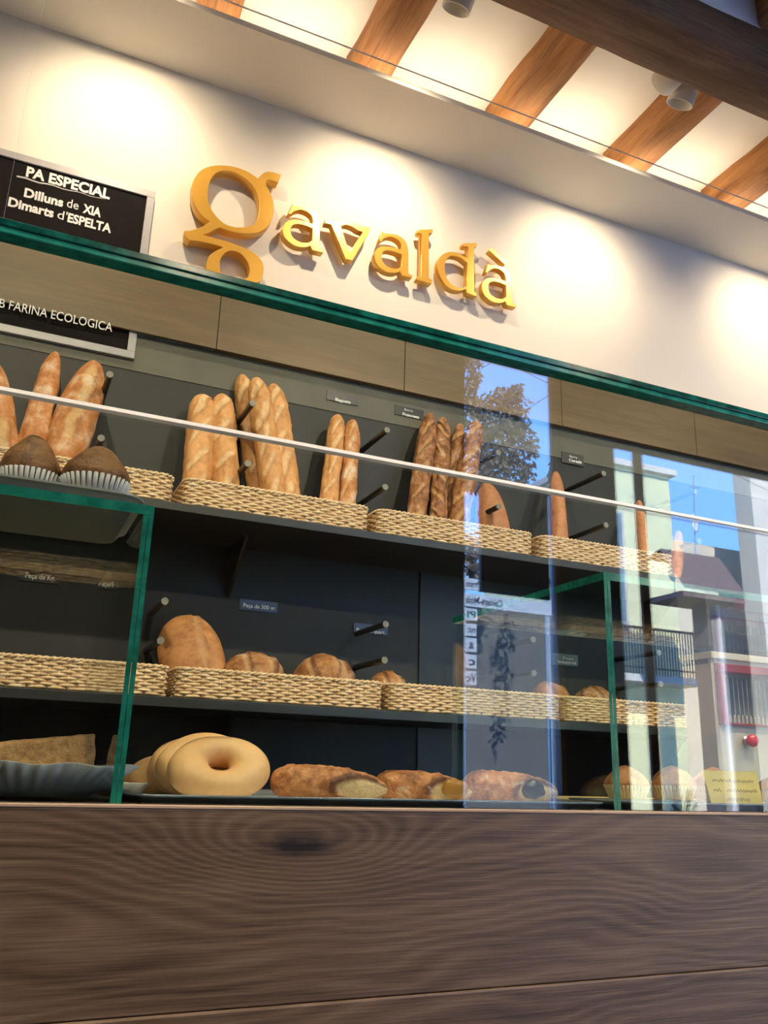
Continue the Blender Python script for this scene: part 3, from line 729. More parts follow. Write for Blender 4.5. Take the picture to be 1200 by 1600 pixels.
# lower shelf loaves
zb2 = z2_
gL = 'round loaves on the lower shelf'
A = P(310, 1060, 2.15); B = P(279, 965, 2.235); d = B-A
loaf('bread_loaf', A+d*((zb2+.012-A.z)/d.z), B, 96*mpx(B), B_LOAF, 'big brown loaf standing on end at the left of the lower shelf', gL, pw=2.4, seed=20, lump=.002, slashes=[(.62, .036, .12, .13, .010, .006)], dr=.6)
def boule(cx, top, wpx, mat, label, seed, y=2.14, hz=.55, ang=.4):
    c = P(cx, top, y); r = wpx*mpx(c)/2; hh = c.z-zb2-.008
    A = Vector((c.x-r, y, zb2+.008+hh*.45)); B = Vector((c.x+r, y+.01, zb2+.008+hh*.45))
    ax = B-A; bm = BM()
    o = None
    seg = 64; rg = 40; cut = []; rd = []; rings = []
    for i in range(rg+1):
        th = PI*i/rg; ring = []
        for j in range(seg):
            a = 2*PI*j/seg
            n_ = Vector((math.sin(th)*math.cos(a), math.sin(th)*math.sin(a), math.cos(th)))
            v = Vector((n_.x*r, n_.y*min(r, .1), n_.z*hh*(.56 if n_.z > 0 else .44)))
            d = noise.noise(n_*2.2+Vector((seed, 0, 0)))*.005+noise.noise(n_*7+Vector((0, seed, 0)))*.002
            cm = 0; rm = 0
            if n_.z > -.2:
                for (off, an) in ((-.25, ang), (.45, ang), (.0, ang+1.45)):
                    u = n_.x*math.cos(an)+(n_.z*.6-n_.y*.6-.4)*math.sin(an)-off
                    k = math.exp(-(u/.085)**2); cm = max(cm, sm(k*1.6-.3)); d -= k*.0025
                    k2 = math.exp(-((u-.14)/.05)**2); rm = max(rm, k2*.9); d += k2*.0030
            ring.append(bm.verts.new(v+n_*d+Vector((c.x, y, zb2+.008+hh*.45)))); cut.append(cm); rd.append(rm)
        rings.append(ring)
    for i in range(rg):
        for j in range(seg): bm.faces.new((rings[i][j], rings[i][(j+1) % seg], rings[i+1][(j+1) % seg], rings[i+1][j]))
    o = obj('round_loaf', bm, mat, None, True); set_attr(o.data, 'cut', cut); set_attr(o.data, 'ridge', rd)
    tag(o, label, 'bread', gL); return o
boule(398, 1020, 100, B_BOULE, 'cracked round loaf just right of the big standing loaf', 1)
boule(508, 1024, 100, B_BOULE, 'round loaf with wide crossing cuts at the right of the second lower basket', 2, ang=.9)
boule(606, 1050, 62, B_BOULE, 'small round loaf where two lower baskets meet', 3, hz=.5)
boule(858, 1067, 68, B_LOAF, 'round loaf seen through the right glass box, left of its neighbour', 4, ang=.3)
boule(928, 1074, 68, B_BOULE, 'striped round loaf just left of the green upright glass edge on the right', 5, ang=.2)

# ================================================================ COUNTER
counter = thing('shop_counter', 'oak fronted shop counter with broad horizontal boards and a dark knot', 'counter', (.6, .99, 0))
ztop = H-.0425
for k in range(6):
    z1c = ztop-.004-.2*k if k else ztop-.004; z0c = H-.2435-.2*k
    z1c = H-.2435-.2*(k-1)-.0004 if k else ztop-.0035
    bxo('front_board', (X0+.3, 4.5, .98 if k != 1 else .9775, .996, max(z0c+.0004, .005), z1c), OAK, counter, bev=.0012 if k != 1 else .0022)
bxo('top_trim', (X0+.3, 4.5, .979, .997, ztop-.0033, ztop), TRIMW, counter, bev=.0006)['label'] = 'pale edging strip'
bxo('worktop', (X0+.3, 4.5, .998, 1.62, zc-.03, zc), BLACK2, counter)['label'] = 'black worktop'
bxo('counter_body', (X0+.3, 4.5, 1.0, 1.60, .08, zc-.031), BLACK, counter)
# a low back counter carries the slicer

# ================================================================ GLASS
gl = thing('glass_counter_screen', 'tall glass counter screen with thick green top edge across the whole counter', 'glass screen', (.6, 1.0, zc))
zT1, zT0 = H+.624, H+.605
zw1, zw0 = H+.4085, H+.4035
gx0, gx1 = X0+.4, 4.3
pane('lower_pane', (gx0, gx1, 1.0, 1.008, zc+.0005, zw0), gl, 1, em=EDGEW)
pane('upper_pane', (gx0, gx1, 1.0, 1.008, zw1, zT0), gl, 1, em=EDGE)
bxo('joint_strip', (gx0, gx1, .9975, 1.0095, zw0+.0002, zw1-.0002), EDGEW, gl)['label'] = 'thin white joint strip'
bm = BM(); box(bm, gx0, gx1, .996, 1.022, H+.614, zT1, .0012, mi=0)
obj('top_glass', bm, EDGEDARK, gl)['label'] = 'dark green upper layer of the top edge'
bm = BM(); box(bm, gx0, gx1, .998, 1.022, zT0+.0003, H+.6137, .0012)
obj('top_glass', bm, EDGE, gl)['label'] = 'bright green lower layer of the top edge'
# tall thin acrylic screen standing on top
ac_ = thing('acrylic_screen', 'thin clear acrylic screen above the green glass edge, its edges showing as pale lines', 'screen', (1.5, 1.02, zT1))
ax0, az1 = -.0765, H+1.078
pane('acrylic_sheet', (ax0, 4.2, 1.001, 1.004, zT1+.0005, az1), ac_, 1, ACRYL, EDGEW)

def glass_box(x0, x1, lab, right_post, left_post):
    t = thing('glass_display_box', lab, 'glass box', ((x0+x1)/2, 1.2, zc), 'glass boxes on the counter')
    zt = H+.297; y0, y1 = 1.0105, 1.482; th = .012
    bm = box(BM(), x0, x1, y0, y1, zt-th, zt)
    for f in bm.faces:
        f.normal_update(); f.material_index = 1 if f.normal.y < -.9 or abs(f.normal.x) > .9 else 0
    obj('box_top', bm, [GLASSTOP, EDGE], t)
    for x in ([x0] if left_post else [])+([x1-th] if right_post else []):
        # front edge of the side pane as two bonded layers
        bm = box(BM(), x, x+th*.47, y0, y1, zc+.001, zt-th-.0003)
        for f in bm.faces:
            f.normal_update(); f.material_index = 1 if f.normal.y < -.9 else 0
        obj('side_pane', bm, [GLASSBOX, EDGE], t)
        bm = box(BM(), x+th*.53, x+th, y0, y1, zc+.001, zt-th-.0003)
        for f in bm.faces:
            f.normal_update(); f.material_index = 1 if f.normal.y < -.9 else 0
        obj('side_pane', bm, [GLASSBOX, EDGE], t)
    return t
gbL = glass_box(-1.0, .141, 'open backed glass display box at the left with two muffins on top', True, False)
gbR = glass_box(.806, 2.2, 'open backed glass display box at the right with muffins and a yellow card inside', False, True)
zbt = H+.297

# tray with muffins on the left box
def rounded_slab(bm, x0, x1, y0, y1, z0, z1, rc, seg=8, rim=0.0, rimh=0.0):
    pts = []
    for cx, cy, a0 in ((x1-rc, y0+rc, -PI/2), (x1-rc, y1-rc, 0), (x0+rc, y1-rc, PI/2), (x0+rc, y0+rc, PI)):
        for k in range(seg+1): a = a0+k*PI/2/seg; pts.append((cx, cy, math.cos(a), math.sin(a)))
    prof = [(rc*.55, z0), (rc, z0+.0), (rc, z0+.001)] if False else None
    def ring(o, z): return [bm.verts.new((cx+c*(rc+o), cy+s*(rc+o), z)) for cx, cy, c, s in pts]
    if rim:
        R = [ring(-rim*1.2, z0), ring(-.002, z1-.002), ring(rim*.6, z1), ring(rim*.6, z1-.0025), ring(0, z1-.004), ring(-rim, z0-.0) if False else ring(-rim*.9, z0-.0022)]
        for A_, B_ in zip(R, R[1:]):
            for k in range(len(pts)): bm.faces.new((A_[k], A_[(k+1) % len(pts)], B_[(k+1) % len(pts)], B_[k]))
        bm.faces.new(R[0]); bm.faces.new(R[-1])
    else:
        A_, B_ = ring(0, z0), ring(0, z1)
        for k in range(len(pts)): bm.faces.new((A_[k], A_[(k+1) % len(pts)], B_[(k+1) % len(pts)], B_[k]))
        bm.faces.new(A_); bm.faces.new(B_)
    return bm
tr = obj('serving_tray', rounded_slab(BM(), -.55, .128, 1.03, 1.25, zbt+.003, zbt+.016, .03, rim=.010), TRAYG)
tag(tr, 'grey rimmed tray on top of the left glass box under two muffins', 'tray')
def muffin(cx, base_py, top_py, wpx, y, zb, label, group, cap=CAKE, cupm=CUP, crack=False, cuph=.42):
    c = P(cx, base_py, y); R_ = wpx*mpx(c)/2; h = P(cx, top_py, y).z-zb; ch = h*cuph
    t = thing('muffin', label, 'muffin', (c.x, y, zb), group)
    np_ = 34
    bm = BM(); lathe(bm, [(R_*.72, 0), (R_*.74, .001), (R_*.80, ch*.3), (R_*.88, ch*.65), (R_*.97, ch), (R_*.955, ch), (R_*.87, ch*.65), (R_*.7, .004)], np_*6,
                     mod=lambda a, i: 1+.042*math.cos(np_*a)*(1 if i not in (0, 7) else .5), c=(c.x, y, zb))
    obj('paper_cup', bm, cupm, t, True)
    bm = BM(); pr = [(R_*.68, .005), (R_*.84, ch*.6), (R_*.93, ch*.93), (R_*.98, ch*1.08)]
    for k in range(1, 13):
        u = k/12; pr.append((R_*.98*(.55*math.cos(u*PI/2)**.8+.45*(1-u))+.0005, ch*1.08+(h-ch*1.08)*(.55*math.sin(u*PI/2)+.45*u)))
    lathe(bm, pr, 64, c=(c.x, y, zb))
    for v in bm.verts:
        q = v.co-Vector((c.x, y, zb)); d = noise.noise(q*40+Vector((cx, 0, 0)))*.0022+noise.noise(q*110)*.0007
        if q.z > ch: v.co += Vector((q.x, q.y, 0)).normalized()*d+Vector((0, 0, d*.6))
    o = obj('cake_top', bm, cap, t, True); return t
gm = 'muffins in white pleated paper on the left box'
muffin(44, 752, 680, 96, 1.10, zbt+.0035, 'brown muffin on the glass box, cut by the left edge of the photo', gm, cuph=.43)
muffin(147, 772, 697, 107, 1.085, zbt+.0035, 'brown muffin with a pale crown, right one on top of the glass box', gm, cuph=.45)
# cake inside left box on a crimped paper dish
cL = P(62, 1232, 1.12)
bm = BM(); sg = 276
lathe(bm, [(.0005, .004), (.075, .004), (.102, .018), (.128, .040), (.127, .041), (.100, .0200), (.074, .0056), (.0005, .0056)], sg,
      mod=lambda a, i: 1+((.030 if i in (3, 4) else .012)*math.cos(46*a) if i in (2, 3, 4, 5) else 0), c=(cL.x-.015, 1.165, zc+.001))
for v in bm.verts: v.co.z += .0016*math.sin(v.co.x*90)*(1 if v.co.z > zc+.03 else 0)
tag(obj('paper_dish', bm, DISH, None, True), 'silver grey crimped paper dish holding cake inside the left glass box', 'dish')
c0, c1 = P(8, 1213, 1.15), P(128, 1150, 1.15)
bm = BM(); r_ = bmesh.ops.create_grid(bm, x_segments=1, y_segments=1, size=.01); bm.clear()
box(bm, -.06, .06, -.035, .035, 0, .052, bev=.004)
bmesh.ops.subdivide_edges(bm, edges=bm.edges[:], cuts=9, use_grid_fill=True)
rot = Matrix.Rotation(math.radians(-7.5), 3, 'Y') @ Matrix.Rotation(.18, 3, 'Z')
cc = Vector(((c0.x+c1.x)/2-.003, 1.16, zc+.018))
for v in bm.verts:
    q = v.co.copy(); v.co = rot @ q+cc+Vector((noise.noise(q*90), noise.noise(q*80+Vector((5, 0, 0))), noise.noise(q*85+Vector((0, 7, 0)))))*.0022
tag(obj('loaf_cake', bm, CAKEN, None, True), 'rough brown slab of nut cake on the silver dish inside the left glass box', 'cake')
bm = BM(); box(bm, -.03, .03, -.02, .02, 0, .022, .006); bmesh.ops.subdivide_edges(bm, edges=bm.edges[:], cuts=3, use_grid_fill=True)
cc = P(185, 1210, 1.28)
for v in bm.verts: v.co = v.co+Vector((cc.x, 1.28, zc+.02))+Vector((0, 0, noise.noise(v.co*60)*.003))
tag(obj('pastry_piece', bm, B_LOAF, None, True), 'small piece of pastry half hidden behind the left upright glass edge', 'pastry')
bm = BM(); lathe(bm, [(.0005, .003), (.04, .003), (.06, .018), (.059, .019), (.04, .005), (.0005, .005)], 60, c=(cc.x, 1.28, zc+.001), mod=lambda a, i: 1+.02*math.cos(20*a))
tag(obj('paper_dish', bm, WHITE, None, True), 'white paper dish behind the left upright glass edge', 'dish')

# big tray in the open middle
tx0 = .155
bm = rounded_slab(BM(), tx0, .80, 1.022, 1.33, zc+.003, zc+.0125, .02, rim=.010)
tag(obj('serving_tray', bm, TRAYRIM, None, True), 'long dark blue grey tray carrying the ring breads and rolled pastries', 'tray')
bm = BM(); box(bm, tx0+.03, .77, 1.05, 1.30, zc+.0035, zc+.0042)
tag(obj('tray_paper', bm, WHITE), 'white paper liner on the long middle tray', 'paper')
# ring breads
gR = 'pale ring breads on the long tray'
def ring_bread(cpx, cpy, wpx, hpx, y, label, seed, Rr=.0395, rr=.0265, tilt=(-.10, -1, .80), squash=.80):
    c = P(cpx, cpy, y); ax = Vector(tilt).normalized(); q = Vector((0, 0, 1)).rotation_difference(ax)
    bm = BM(); nu, nv = 96, 40; rings = []
    for i in range(nu):
        a = 2*PI*i/nu; ring = []
        for j in range(nv):
            b = 2*PI*j/nv; rb = rr*(1+.07*noise.noise(Vector((math.cos(a)*1.2, math.sin(a)*1.2, seed))))
            co = Vector(((Rr+rb*math.cos(b))*math.cos(a), (Rr+rb*math.cos(b))*math.sin(a), rb*.92*math.sin(b)))
            co += co.normalized()*noise.noise(co*25+Vector((seed, 0, 0)))*.0018
            co.y *= squash; v = q2 @ (q @ co)+c if False else q @ co+c
            ring.append(bm.verts.new(v))
        rings.append(ring)
    for i in range(nu):
        for j in range(nv): bm.faces.new((rings[i][j], rings[(i+1) % nu][j], rings[(i+1) % nu][(j+1) % nv], rings[i][(j+1) % nv]))
    zm = zc+.0045
    lo = min(v.co.z for v in bm.verts)
    for v in bm.verts:
        v.co.z = zm-.004+(v.co.z-lo)*.86
        if v.co.z < zm: v.co.z = zm
    o = obj('ring_bread', bm, B_RING, None, True); tag(o, label, 'ring bread', gR)
ring_bread(343, 1195, 150, 104, 1.125, 'whole pale ring bread at the front with its hole facing the viewer', 1)
ring_bread(322, 1200, 140, 100, 1.182, 'pale ring bread leaning directly behind the front one, only its edge showing', 2, tilt=(-.1, -1, .45))
ring_bread(303, 1205, 130, 100, 1.232, 'pale ring bread third in the leaning row of rings', 3, Rr=.037, rr=.026, tilt=(-.1, -1, .45))
ring_bread(262, 1225, 90, 60, 1.27, 'pale ring bread at the far left end of the row, lowest of them', 4, Rr=.032, rr=.024, tilt=(-.1, -.5, .9))
# rolled pastries
gP = 'sugared rolled pastries on the long tray'
def pastry(x0p, x1p, yb, topp, y, label, seed, choc=False, cust=False, e0=.55):
    zz0 = zc+.0045
    a = P(x0p, yb, y+.02); b = P(x1p, yb, y-.02); h = P(x0p*.6+x1p*.4, topp, y).z-zz0
    t = thing('rolled_pastry', label, 'pastry', ((a.x+b.x)/2, y, zz0), gP)
    A = Vector((a.x, y+.026, zz0+h*.48)); B = Vector((b.x, y-.020, zz0+h*.36)); Ln = (B-A).length; ax = (B-A).normalized()
    fr = Vector((ax.y, -ax.x, 0)).normalized(); bm = BM(); nu, nv = 90, 64; rings = []; cut = []; rd = []
    for i in range(nu+1):
        tt = .5-.5*math.cos(PI*i/nu); ring = []
        pr = max(0, 1-abs(2*tt-1)**(5 if tt < .5 else 3.2))**.5
        hh = h*.5*pr*(1-.30*max(0, (tt-.5)/.5)**1.3)
        c = A.lerp(B, tt)
        for j in range(nv):
            an = 2*PI*j/nv; q = fr*math.cos(an)*hh*1.05+Vector((0, 0, 1))*math.sin(an)*hh
            n3 = Vector((tt*Ln*60, math.cos(an)*2, math.sin(an)*2+seed))
            # open end: an oval on the front right, pale inside and scorched at its lip
            u = (tt-(e0+.25))/.27; v = (math.sin(an)+.12)/.80 if math.cos(an) > -.2 else 9
            ed = math.sqrt(u*u+v*v) if tt < e0+.3 else abs(v)
            ed += noise.noise(Vector((tt*8, an*1.5, seed)))*.12
            ins = sm((1.0-ed)*6); lip = math.exp(-((ed-1.06)/.13)**2)*(1 if tt < e0+.36 else .35)
            d = (1-ins)*(noise.noise(n3)*.0030+noise.noise(n3*2.7)*.0016)+lip*.0028-ins*.003+ins*noise.noise(n3*.6)*.002
            dn = q.normalized() if q.length > 1e-6 else Vector((0, 0, 0))
            p = c+q+dn*d*min(1, pr*2); p.z = max(p.z, zz0+.0003)
            ring.append(bm.verts.new(p)); cut.append(ins); rd.append(min(1, lip*1.3*(1 if math.sin(an) > -.3 else .3)))
        rings.append(ring)
    for i in range(nu):
        for j in range(nv): bm.faces.new((rings[i][j], rings[i][(j+1) % nv], rings[i+1][(j+1) % nv], rings[i+1][j]))
    bm.faces.new(rings[0]); bm.faces.new(rings[-1])
    o = obj('pastry_roll', bm, B_SUGAR, t, True); set_attr(o.data, 'cut', cut); set_attr(o.data, 'ridge', rd)
    if choc or cust:
        c = A.lerp(B, .80 if cust else .70)+fr*h*.36+Vector((0, 0, .002)); bm = BM(); bmesh.ops.create_uvsphere(bm, u_segments=24, v_segments=14, radius=1)
        for v in bm.verts:
            l = v.co.copy(); v.co = c+(ax*l.x*.019+fr*l.y*.010+Vector((0, 0, 1))*l.z*.0135)*(1+.15*noise.noise(l*2+Vector((seed, 0, 0))))
            v.co.z = max(v.co.z, zz0+.0004)
        obj('dark_filling' if choc else 'custard_filling', bm, B_CHOC if choc else flat('amber_custard', (.42, .20, .045), .3, var=.25), t, True)
pastry(422, 605, 1251, 1192, 1.10, 'sugared rolled pastry with a pale open end, leftmost of the three, beside the ring bread', 31)
pastry(588, 738, 1252, 1201, 1.13, 'sugared rolled pastry with a burnt top and custard end, middle of the three', 35, cust=True)
pastry(725, 872, 1254, 1201, 1.13, 'sugared rolled pastry with dark filling at its end, rightmost of the three', 39, choc=True)

# right box contents
bm = BM(); box(bm, .80+.03, 1.9, 1.18, 1.42, zc+.0005, zc+.010, .003)
tag(obj('wooden_board', bm, WOODTRAY), 'pale golden wooden board inside the right glass box', 'board')
bm = rounded_slab(BM(), .845, 1.75, 1.03, 1.175, zc+.003, zc+.014, .02, rim=.008)
tag(obj('serving_tray', bm, TRAYRIM, None, True), 'blue grey tray at the front of the right glass box', 'tray')
gq = 'muffins inside the right glass box'
B_MUF = bread_mat('orange_muffin_top', (.50, .22, .085), (.33, .12, .045), (.6, .4, .2), dens=60)
CUPC = flat('cream_pleated_paper', (.62, .52, .36), .6, var=.05)
muffin(980, 1246, 1196, 72, 1.25, zc+.0105, 'orange muffin in pleated paper crossed by the green upright edge of the right box', gq, B_MUF, CUPC, cuph=.42)
muffin(1052, 1247, 1196, 72, 1.25, zc+.0105, 'orange muffin in pleated paper, left of the yellow card', gq, B_MUF, CUPC, cuph=.42)
muffin(1118, 1248, 1199, 72, 1.29, zc+.0105, 'orange muffin mostly hidden behind the yellow card', gq, B_MUF, CUPC, cuph=.42)
muffin(1212, 1250, 1212, 60, 1.25, zc+.0105, 'orange muffin cut by the right edge of the photo', gq, B_MUF, CUPC, cuph=.42)
yc_ = 1.12
q = [P(1098, 1203, yc_+.015), P(1182, 1206, yc_+.015), P(1193, 1254, yc_), P(1112, 1252, yc_)]
q[2].z = q[3].z = zc+.006
t = thing('handwritten_card', 'yellow handwritten price card leaning inside the right glass box', 'card', (q[3].x, yc_, q[3].z))
bm = BM(); f0 = [bm.verts.new(p) for p in q]; f1 = [bm.verts.new(p+Vector((0, .0015, 0))) for p in q]
bm.faces.new(f0); bm.faces.new(f1)
for k in range(4): bm.faces.new((f0[k], f0[(k+1) % 4], f1[(k+1) % 4], f1[k]))
obj('card_sheet', bm, CARD, t)
bm = BM(); rnd = random.Random(4)
def cp(u, v): return (q[0]*(1-u)+q[1]*u)*(1-v)+(q[3]*(1-u)+q[2]*u)*v+Vector((0, -.0012, 0))
for v0, u0, u1 in ((.28, .12, .9), (.55, .1, .24), (.55, .34, .92), (.8, .3, .75)):
    n_ = int((u1-u0)*60); tube(bm, [cp(u0+(u1-u0)*k/n_, v0+.045*math.sin(k*1.9)+.03*(rnd.random()-.5)) for k in range(n_+1)], .0005, 4)
obj('handwriting', bm, INK, t)

# bread slicer at the right, on the low back counter
a = P(1118, 1036, 1.72); b_ = P(1200, 1136, 1.72)
sx0, sz1, sz0 = a.x, a.z, P(1160, 1134, 1.72).z
sxr = sx0+.50
bc = thing('back_counter', 'low cream back counter carrying the bread slicer, behind the right glass box', 'counter', (2.0, 1.85, 0))
bxo('counter_body', (sx0-.01, 3.4, 1.74, 1.985, .0, zc-.10), CREAMM, bc)
bxo('counter_top', (sx0-.02, 3.42, 1.71, 1.99, zc-.0995, zc-.08), CREAMM, bc)
sl_ = thing('bread_slicer', 'cream bread slicing machine with a dark red framed blade opening and red stop button', 'bread slicer', (sx0+.2, 1.85, zc-.08))
bm = BM(); bx_l = sx0-.012
zsb, zst = zc-.079, H+.30
box(bm, bx_l, sxr+.06, 1.725, 1.735, zsb, sz0); box(bm, bx_l, sx0, 1.725, 1.735, sz0, sz1); box(bm, sxr, sxr+.06, 1.725, 1.735, sz0, sz1)
box(bm, bx_l, sxr+.06, 1.725, 1.735, sz1, sz1+.012); box(bm, bx_l, sxr+.06, 1.735, 1.83, zsb, sz0); box(bm, bx_l, sx0, 1.735, 1.83, sz0, sz1); box(bm, sxr, sxr+.06, 1.735, 1.83, sz0, sz1)
box(bm, bx_l-.005, sxr+.07, 1.715, 1.835, sz1+.012, sz1+.030, .002); box(bm, sx0, sxr, 1.82, 1.83, sz0, sz1)
obj('machine_body', bm, CREAMM, sl_)
fwd = .022; bm = BM()
box(bm, sx0, sxr, 1.712, 1.745, sz1-fwd, sz1, .002); box(bm, sx0, sxr, 1.712, 1.745, sz0, sz0+.006, .001)
box(bm, sx0, sx0+fwd, 1.712, 1.745, sz0+.006, sz1-fwd, .002); box(bm, sxr-fwd, sxr, 1.712, 1.745, sz0+.006, sz1-fwd, .002)
obj('red_frame', bm, RED, sl_)['label'] = 'dark red enamel frame'
for k in range(26):
    x = sx0+fwd+.018+k*.0165
    bm = BM(); box(bm, x, x+.0022, 1.77, 1.785, sz0+.03, sz1-fwd-.005); obj('slicing_blade', bm, STEEL, sl_)
bm = BM(); box(bm, sx0+.024, sxr-.024, 1.75, 1.815, sz0+.006, sz0+.026, .003)
for k in range(30): box(bm, sx0+.03+k*.0145, sx0+.036+k*.0145, 1.745, 1.75, sz0+.006, sz0+.030)
obj('bread_rest', bm, flat('grey_plastic', (.28, .27, .25), .5), sl_)
pb = P(1172, 1157, 1.70)
bm = BM(); lathe(bm, [(.0005, 0), (.0125, .0), (.0135, .003), (.0135, .006), (.0005, .006)], 24, c=(pb.x+.012, 1.7255, pb.z), axis=(0, -1, 0))
o = obj('button_collar', bm, STEEL, sl_, True)
bm = BM(); lathe(bm, [(.0005, .0), (.008, 0), (.008, .012), (.015, .014), (.0165, .020), (.013, .027), (.0005, .029)], 28, c=(pb.x+.012, 1.7195, pb.z), axis=(-.15, -1, 0))
obj('stop_button', bm, REDB, sl_, True)['label'] = 'red mushroom stop button'

# ================================================================ THE STREET BEHIND THE VIEWER (seen mirrored in the glass)
struct('ground', box(BM(), -30, 40, -40, YF-.16, -.15, -.02), flat('grey_street', (.16, .16, .165), .8, var=.2, scale=3))
YEL = flat('yellow_render', (.72, .70, .40), .8, var=.04, scale=2)
BEIG = flat('beige_render', (.50, .45, .36), .8, var=.06, scale=2)
TILE = flat('clay_roof_tiles', (.10, .07, .07), .8, var=.25, scale=14)
SHUT = flat('blue_grey_shutter', (.10, .16, .20), .6)
STONE = flat('pale_stone', (.40, .40, .38), .7)
# yellow town house
yy = 2*DG-12.0
xl, xr = V(955, 1000, 12).x, V(1044, 736, 12).x
zt = V(1010, 738, 12).z
yb = thing('town_house', 'yellow rendered town house with iron balcony, mirrored in the glass at the right', 'building', ((xl+xr)/2, yy-2, 0))
bxo('wall', (xl-.2, xr, yy-4, yy, -.02, zt), YEL, yb)
bxo('roof_edge', (xl-.3, xr+.1, yy-4.1, yy+.12, zt, zt+.12), STONE, yb)
wx0, wx1 = V(958, 900, 12).x, V(977, 900, 12).x
wz0, wz1 = V(970, 990, 12).z, V(970, 800, 12).z
wn = bxo('window', (wx0-.1, wx1, yy, yy+.05, wz0, wz1), STONE, yb); bxo('shutter', (wx0, wx1-.08, yy+.05, yy+.08, wz0+.05, wz1-.06), SHUT, wn)
bz = V(1020, 1062, 12).z; bz1 = V(1020, 992, 12).z
bxo('balcony_slab', (xl-.2, xr-.05, yy, yy+.55, bz-.12, bz), STONE, yb)
bm = BM(); nb = 26
for k in range(nb+1):
    x = xl-.15+(xr-xl+.05)*k/nb; tube(bm, [(x, yy+.5, bz), (x, yy+.5, bz1)], .012, 6)
tube(bm, [(xl-.2, yy+.5, bz1), (xr-.05, yy+.5, bz1)], .022, 8); tube(bm, [(xl-.2, yy+.5, bz+.12), (xr-.05, yy+.5, bz+.12)], .015, 8)
obj('balcony_railing', bm, flat('black_iron', (.02, .02, .025), .5), yb)
# low tiled house
yl = 2*DG-10.0
a0, a1 = V(1018, 900, 10.8).x, V(1163, 925, 10).x
ze = V(1100, 925, 10).z; zr = V(1060, 862, 10.4).z
lh = thing('low_house', 'low house with clay tile roof and eaves, mirrored in the glass at the right', 'building', ((a0+a1)/2, yl-1, 0))
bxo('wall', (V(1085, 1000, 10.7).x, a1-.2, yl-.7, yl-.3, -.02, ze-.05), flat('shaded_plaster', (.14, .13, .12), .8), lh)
bm = BM()
nt_ = 60; rowsr = []
for (yv, z) in ((yl+.05, ze), (yl-.45, zr), (yl-.8, zr-.1)):
    rowsr.append([bm.verts.new((a0-.1+(a1-a0+.1)*k/nt_, yv, z+.035*abs(math.sin(k*PI/2*1.0)))) for k in range(nt_+1)])
for A_, B_ in zip(rowsr, rowsr[1:]):
    for k in range(nt_): bm.faces.new((A_[k], A_[k+1], B_[k+1], B_[k]))
box(bm, a0-.1, a1, yl-.8, yl, ze-.10, ze-.02)
obj('tiled_roof', bm, TILE, lh)
bm = BM(); tube(bm, [(a1-.3, yl-.3, 0), (a1-.3, yl-.3, ze-.1)], .04, 8); obj('drain_pipe', bm, STONE, lh)
# beige house at the right and its neighbour
x1b = V(1150, 800, 11.4).x
bh = thing('apartment_house', 'beige apartment house closing the view at the right, mirrored in the glass', 'building', (x1b+2, 2*DG-13, 0))
bxo('wall', (x1b, x1b+7, 2*DG-11.4, 2*DG-11, -.02, 9), BEIG, bh)
for k in range(3):
    o = bxo('window', (x1b+.9+k*1.9, x1b+1.7+k*1.9, 2*DG-11, 2*DG-10.95, 2.8, 4.2), STONE, bh); bxo('shutter', (x1b+1.0+k*1.9, x1b+1.6+k*1.9, 2*DG-10.95, 2*DG-10.9, 2.9, 4.1), SHUT, o)
A_, B_ = V(1045, 845, 12.3), V(1175, 835, 12.3)
tag(bxo('boundary_wall', (xr+.08, B_.x+1, 2*DG-12.4, 2*DG-12.2, -.02, A_.z), BEIG), 'beige boundary wall behind the low tiled house, mirrored in the glass', 'wall')
# dark garden wall and hedge low across the street behind the doorway
hz = V(800, 945, 12.5).z
tag(bxo('garden_wall', (V(640, 1100, 12.5).x, V(905, 1100, 12.5).x, 2*DG-12.8, 2*DG-12.5, -.02, hz), flat('grey_render', (.05, .055, .06), .8)), 'grey garden wall across the street, mirrored low in the glass', 'wall')
# tv antenna on the low house
q0 = V(1086, 858, 11.2); bm = BM()
ta = thing('tv_antenna', 'thin television mast with a dish standing on the tiled roof, mirrored in the sky', 'antenna', q0)
q1 = V(1084, 742, 11.2); tube(bm, [(q0.x, q0.y, q0.z-.15), q1], .014, 6)
tube(bm, [q1+Vector((-.12, 0, -.25)), q1+Vector((.12, 0, -.23))], .01, 6); obj('mast', bm, STEEL, ta)
bm = BM(); c = V(1083, 818, 11.2); lathe(bm, [(.0005, 0), (.1, .012), (.17, .04), (.172, .043), (.1, .02), (.0005, .008)], 28, c=c, axis=(.5, 1, .1)); obj('dish', bm, WHITE, ta, True)
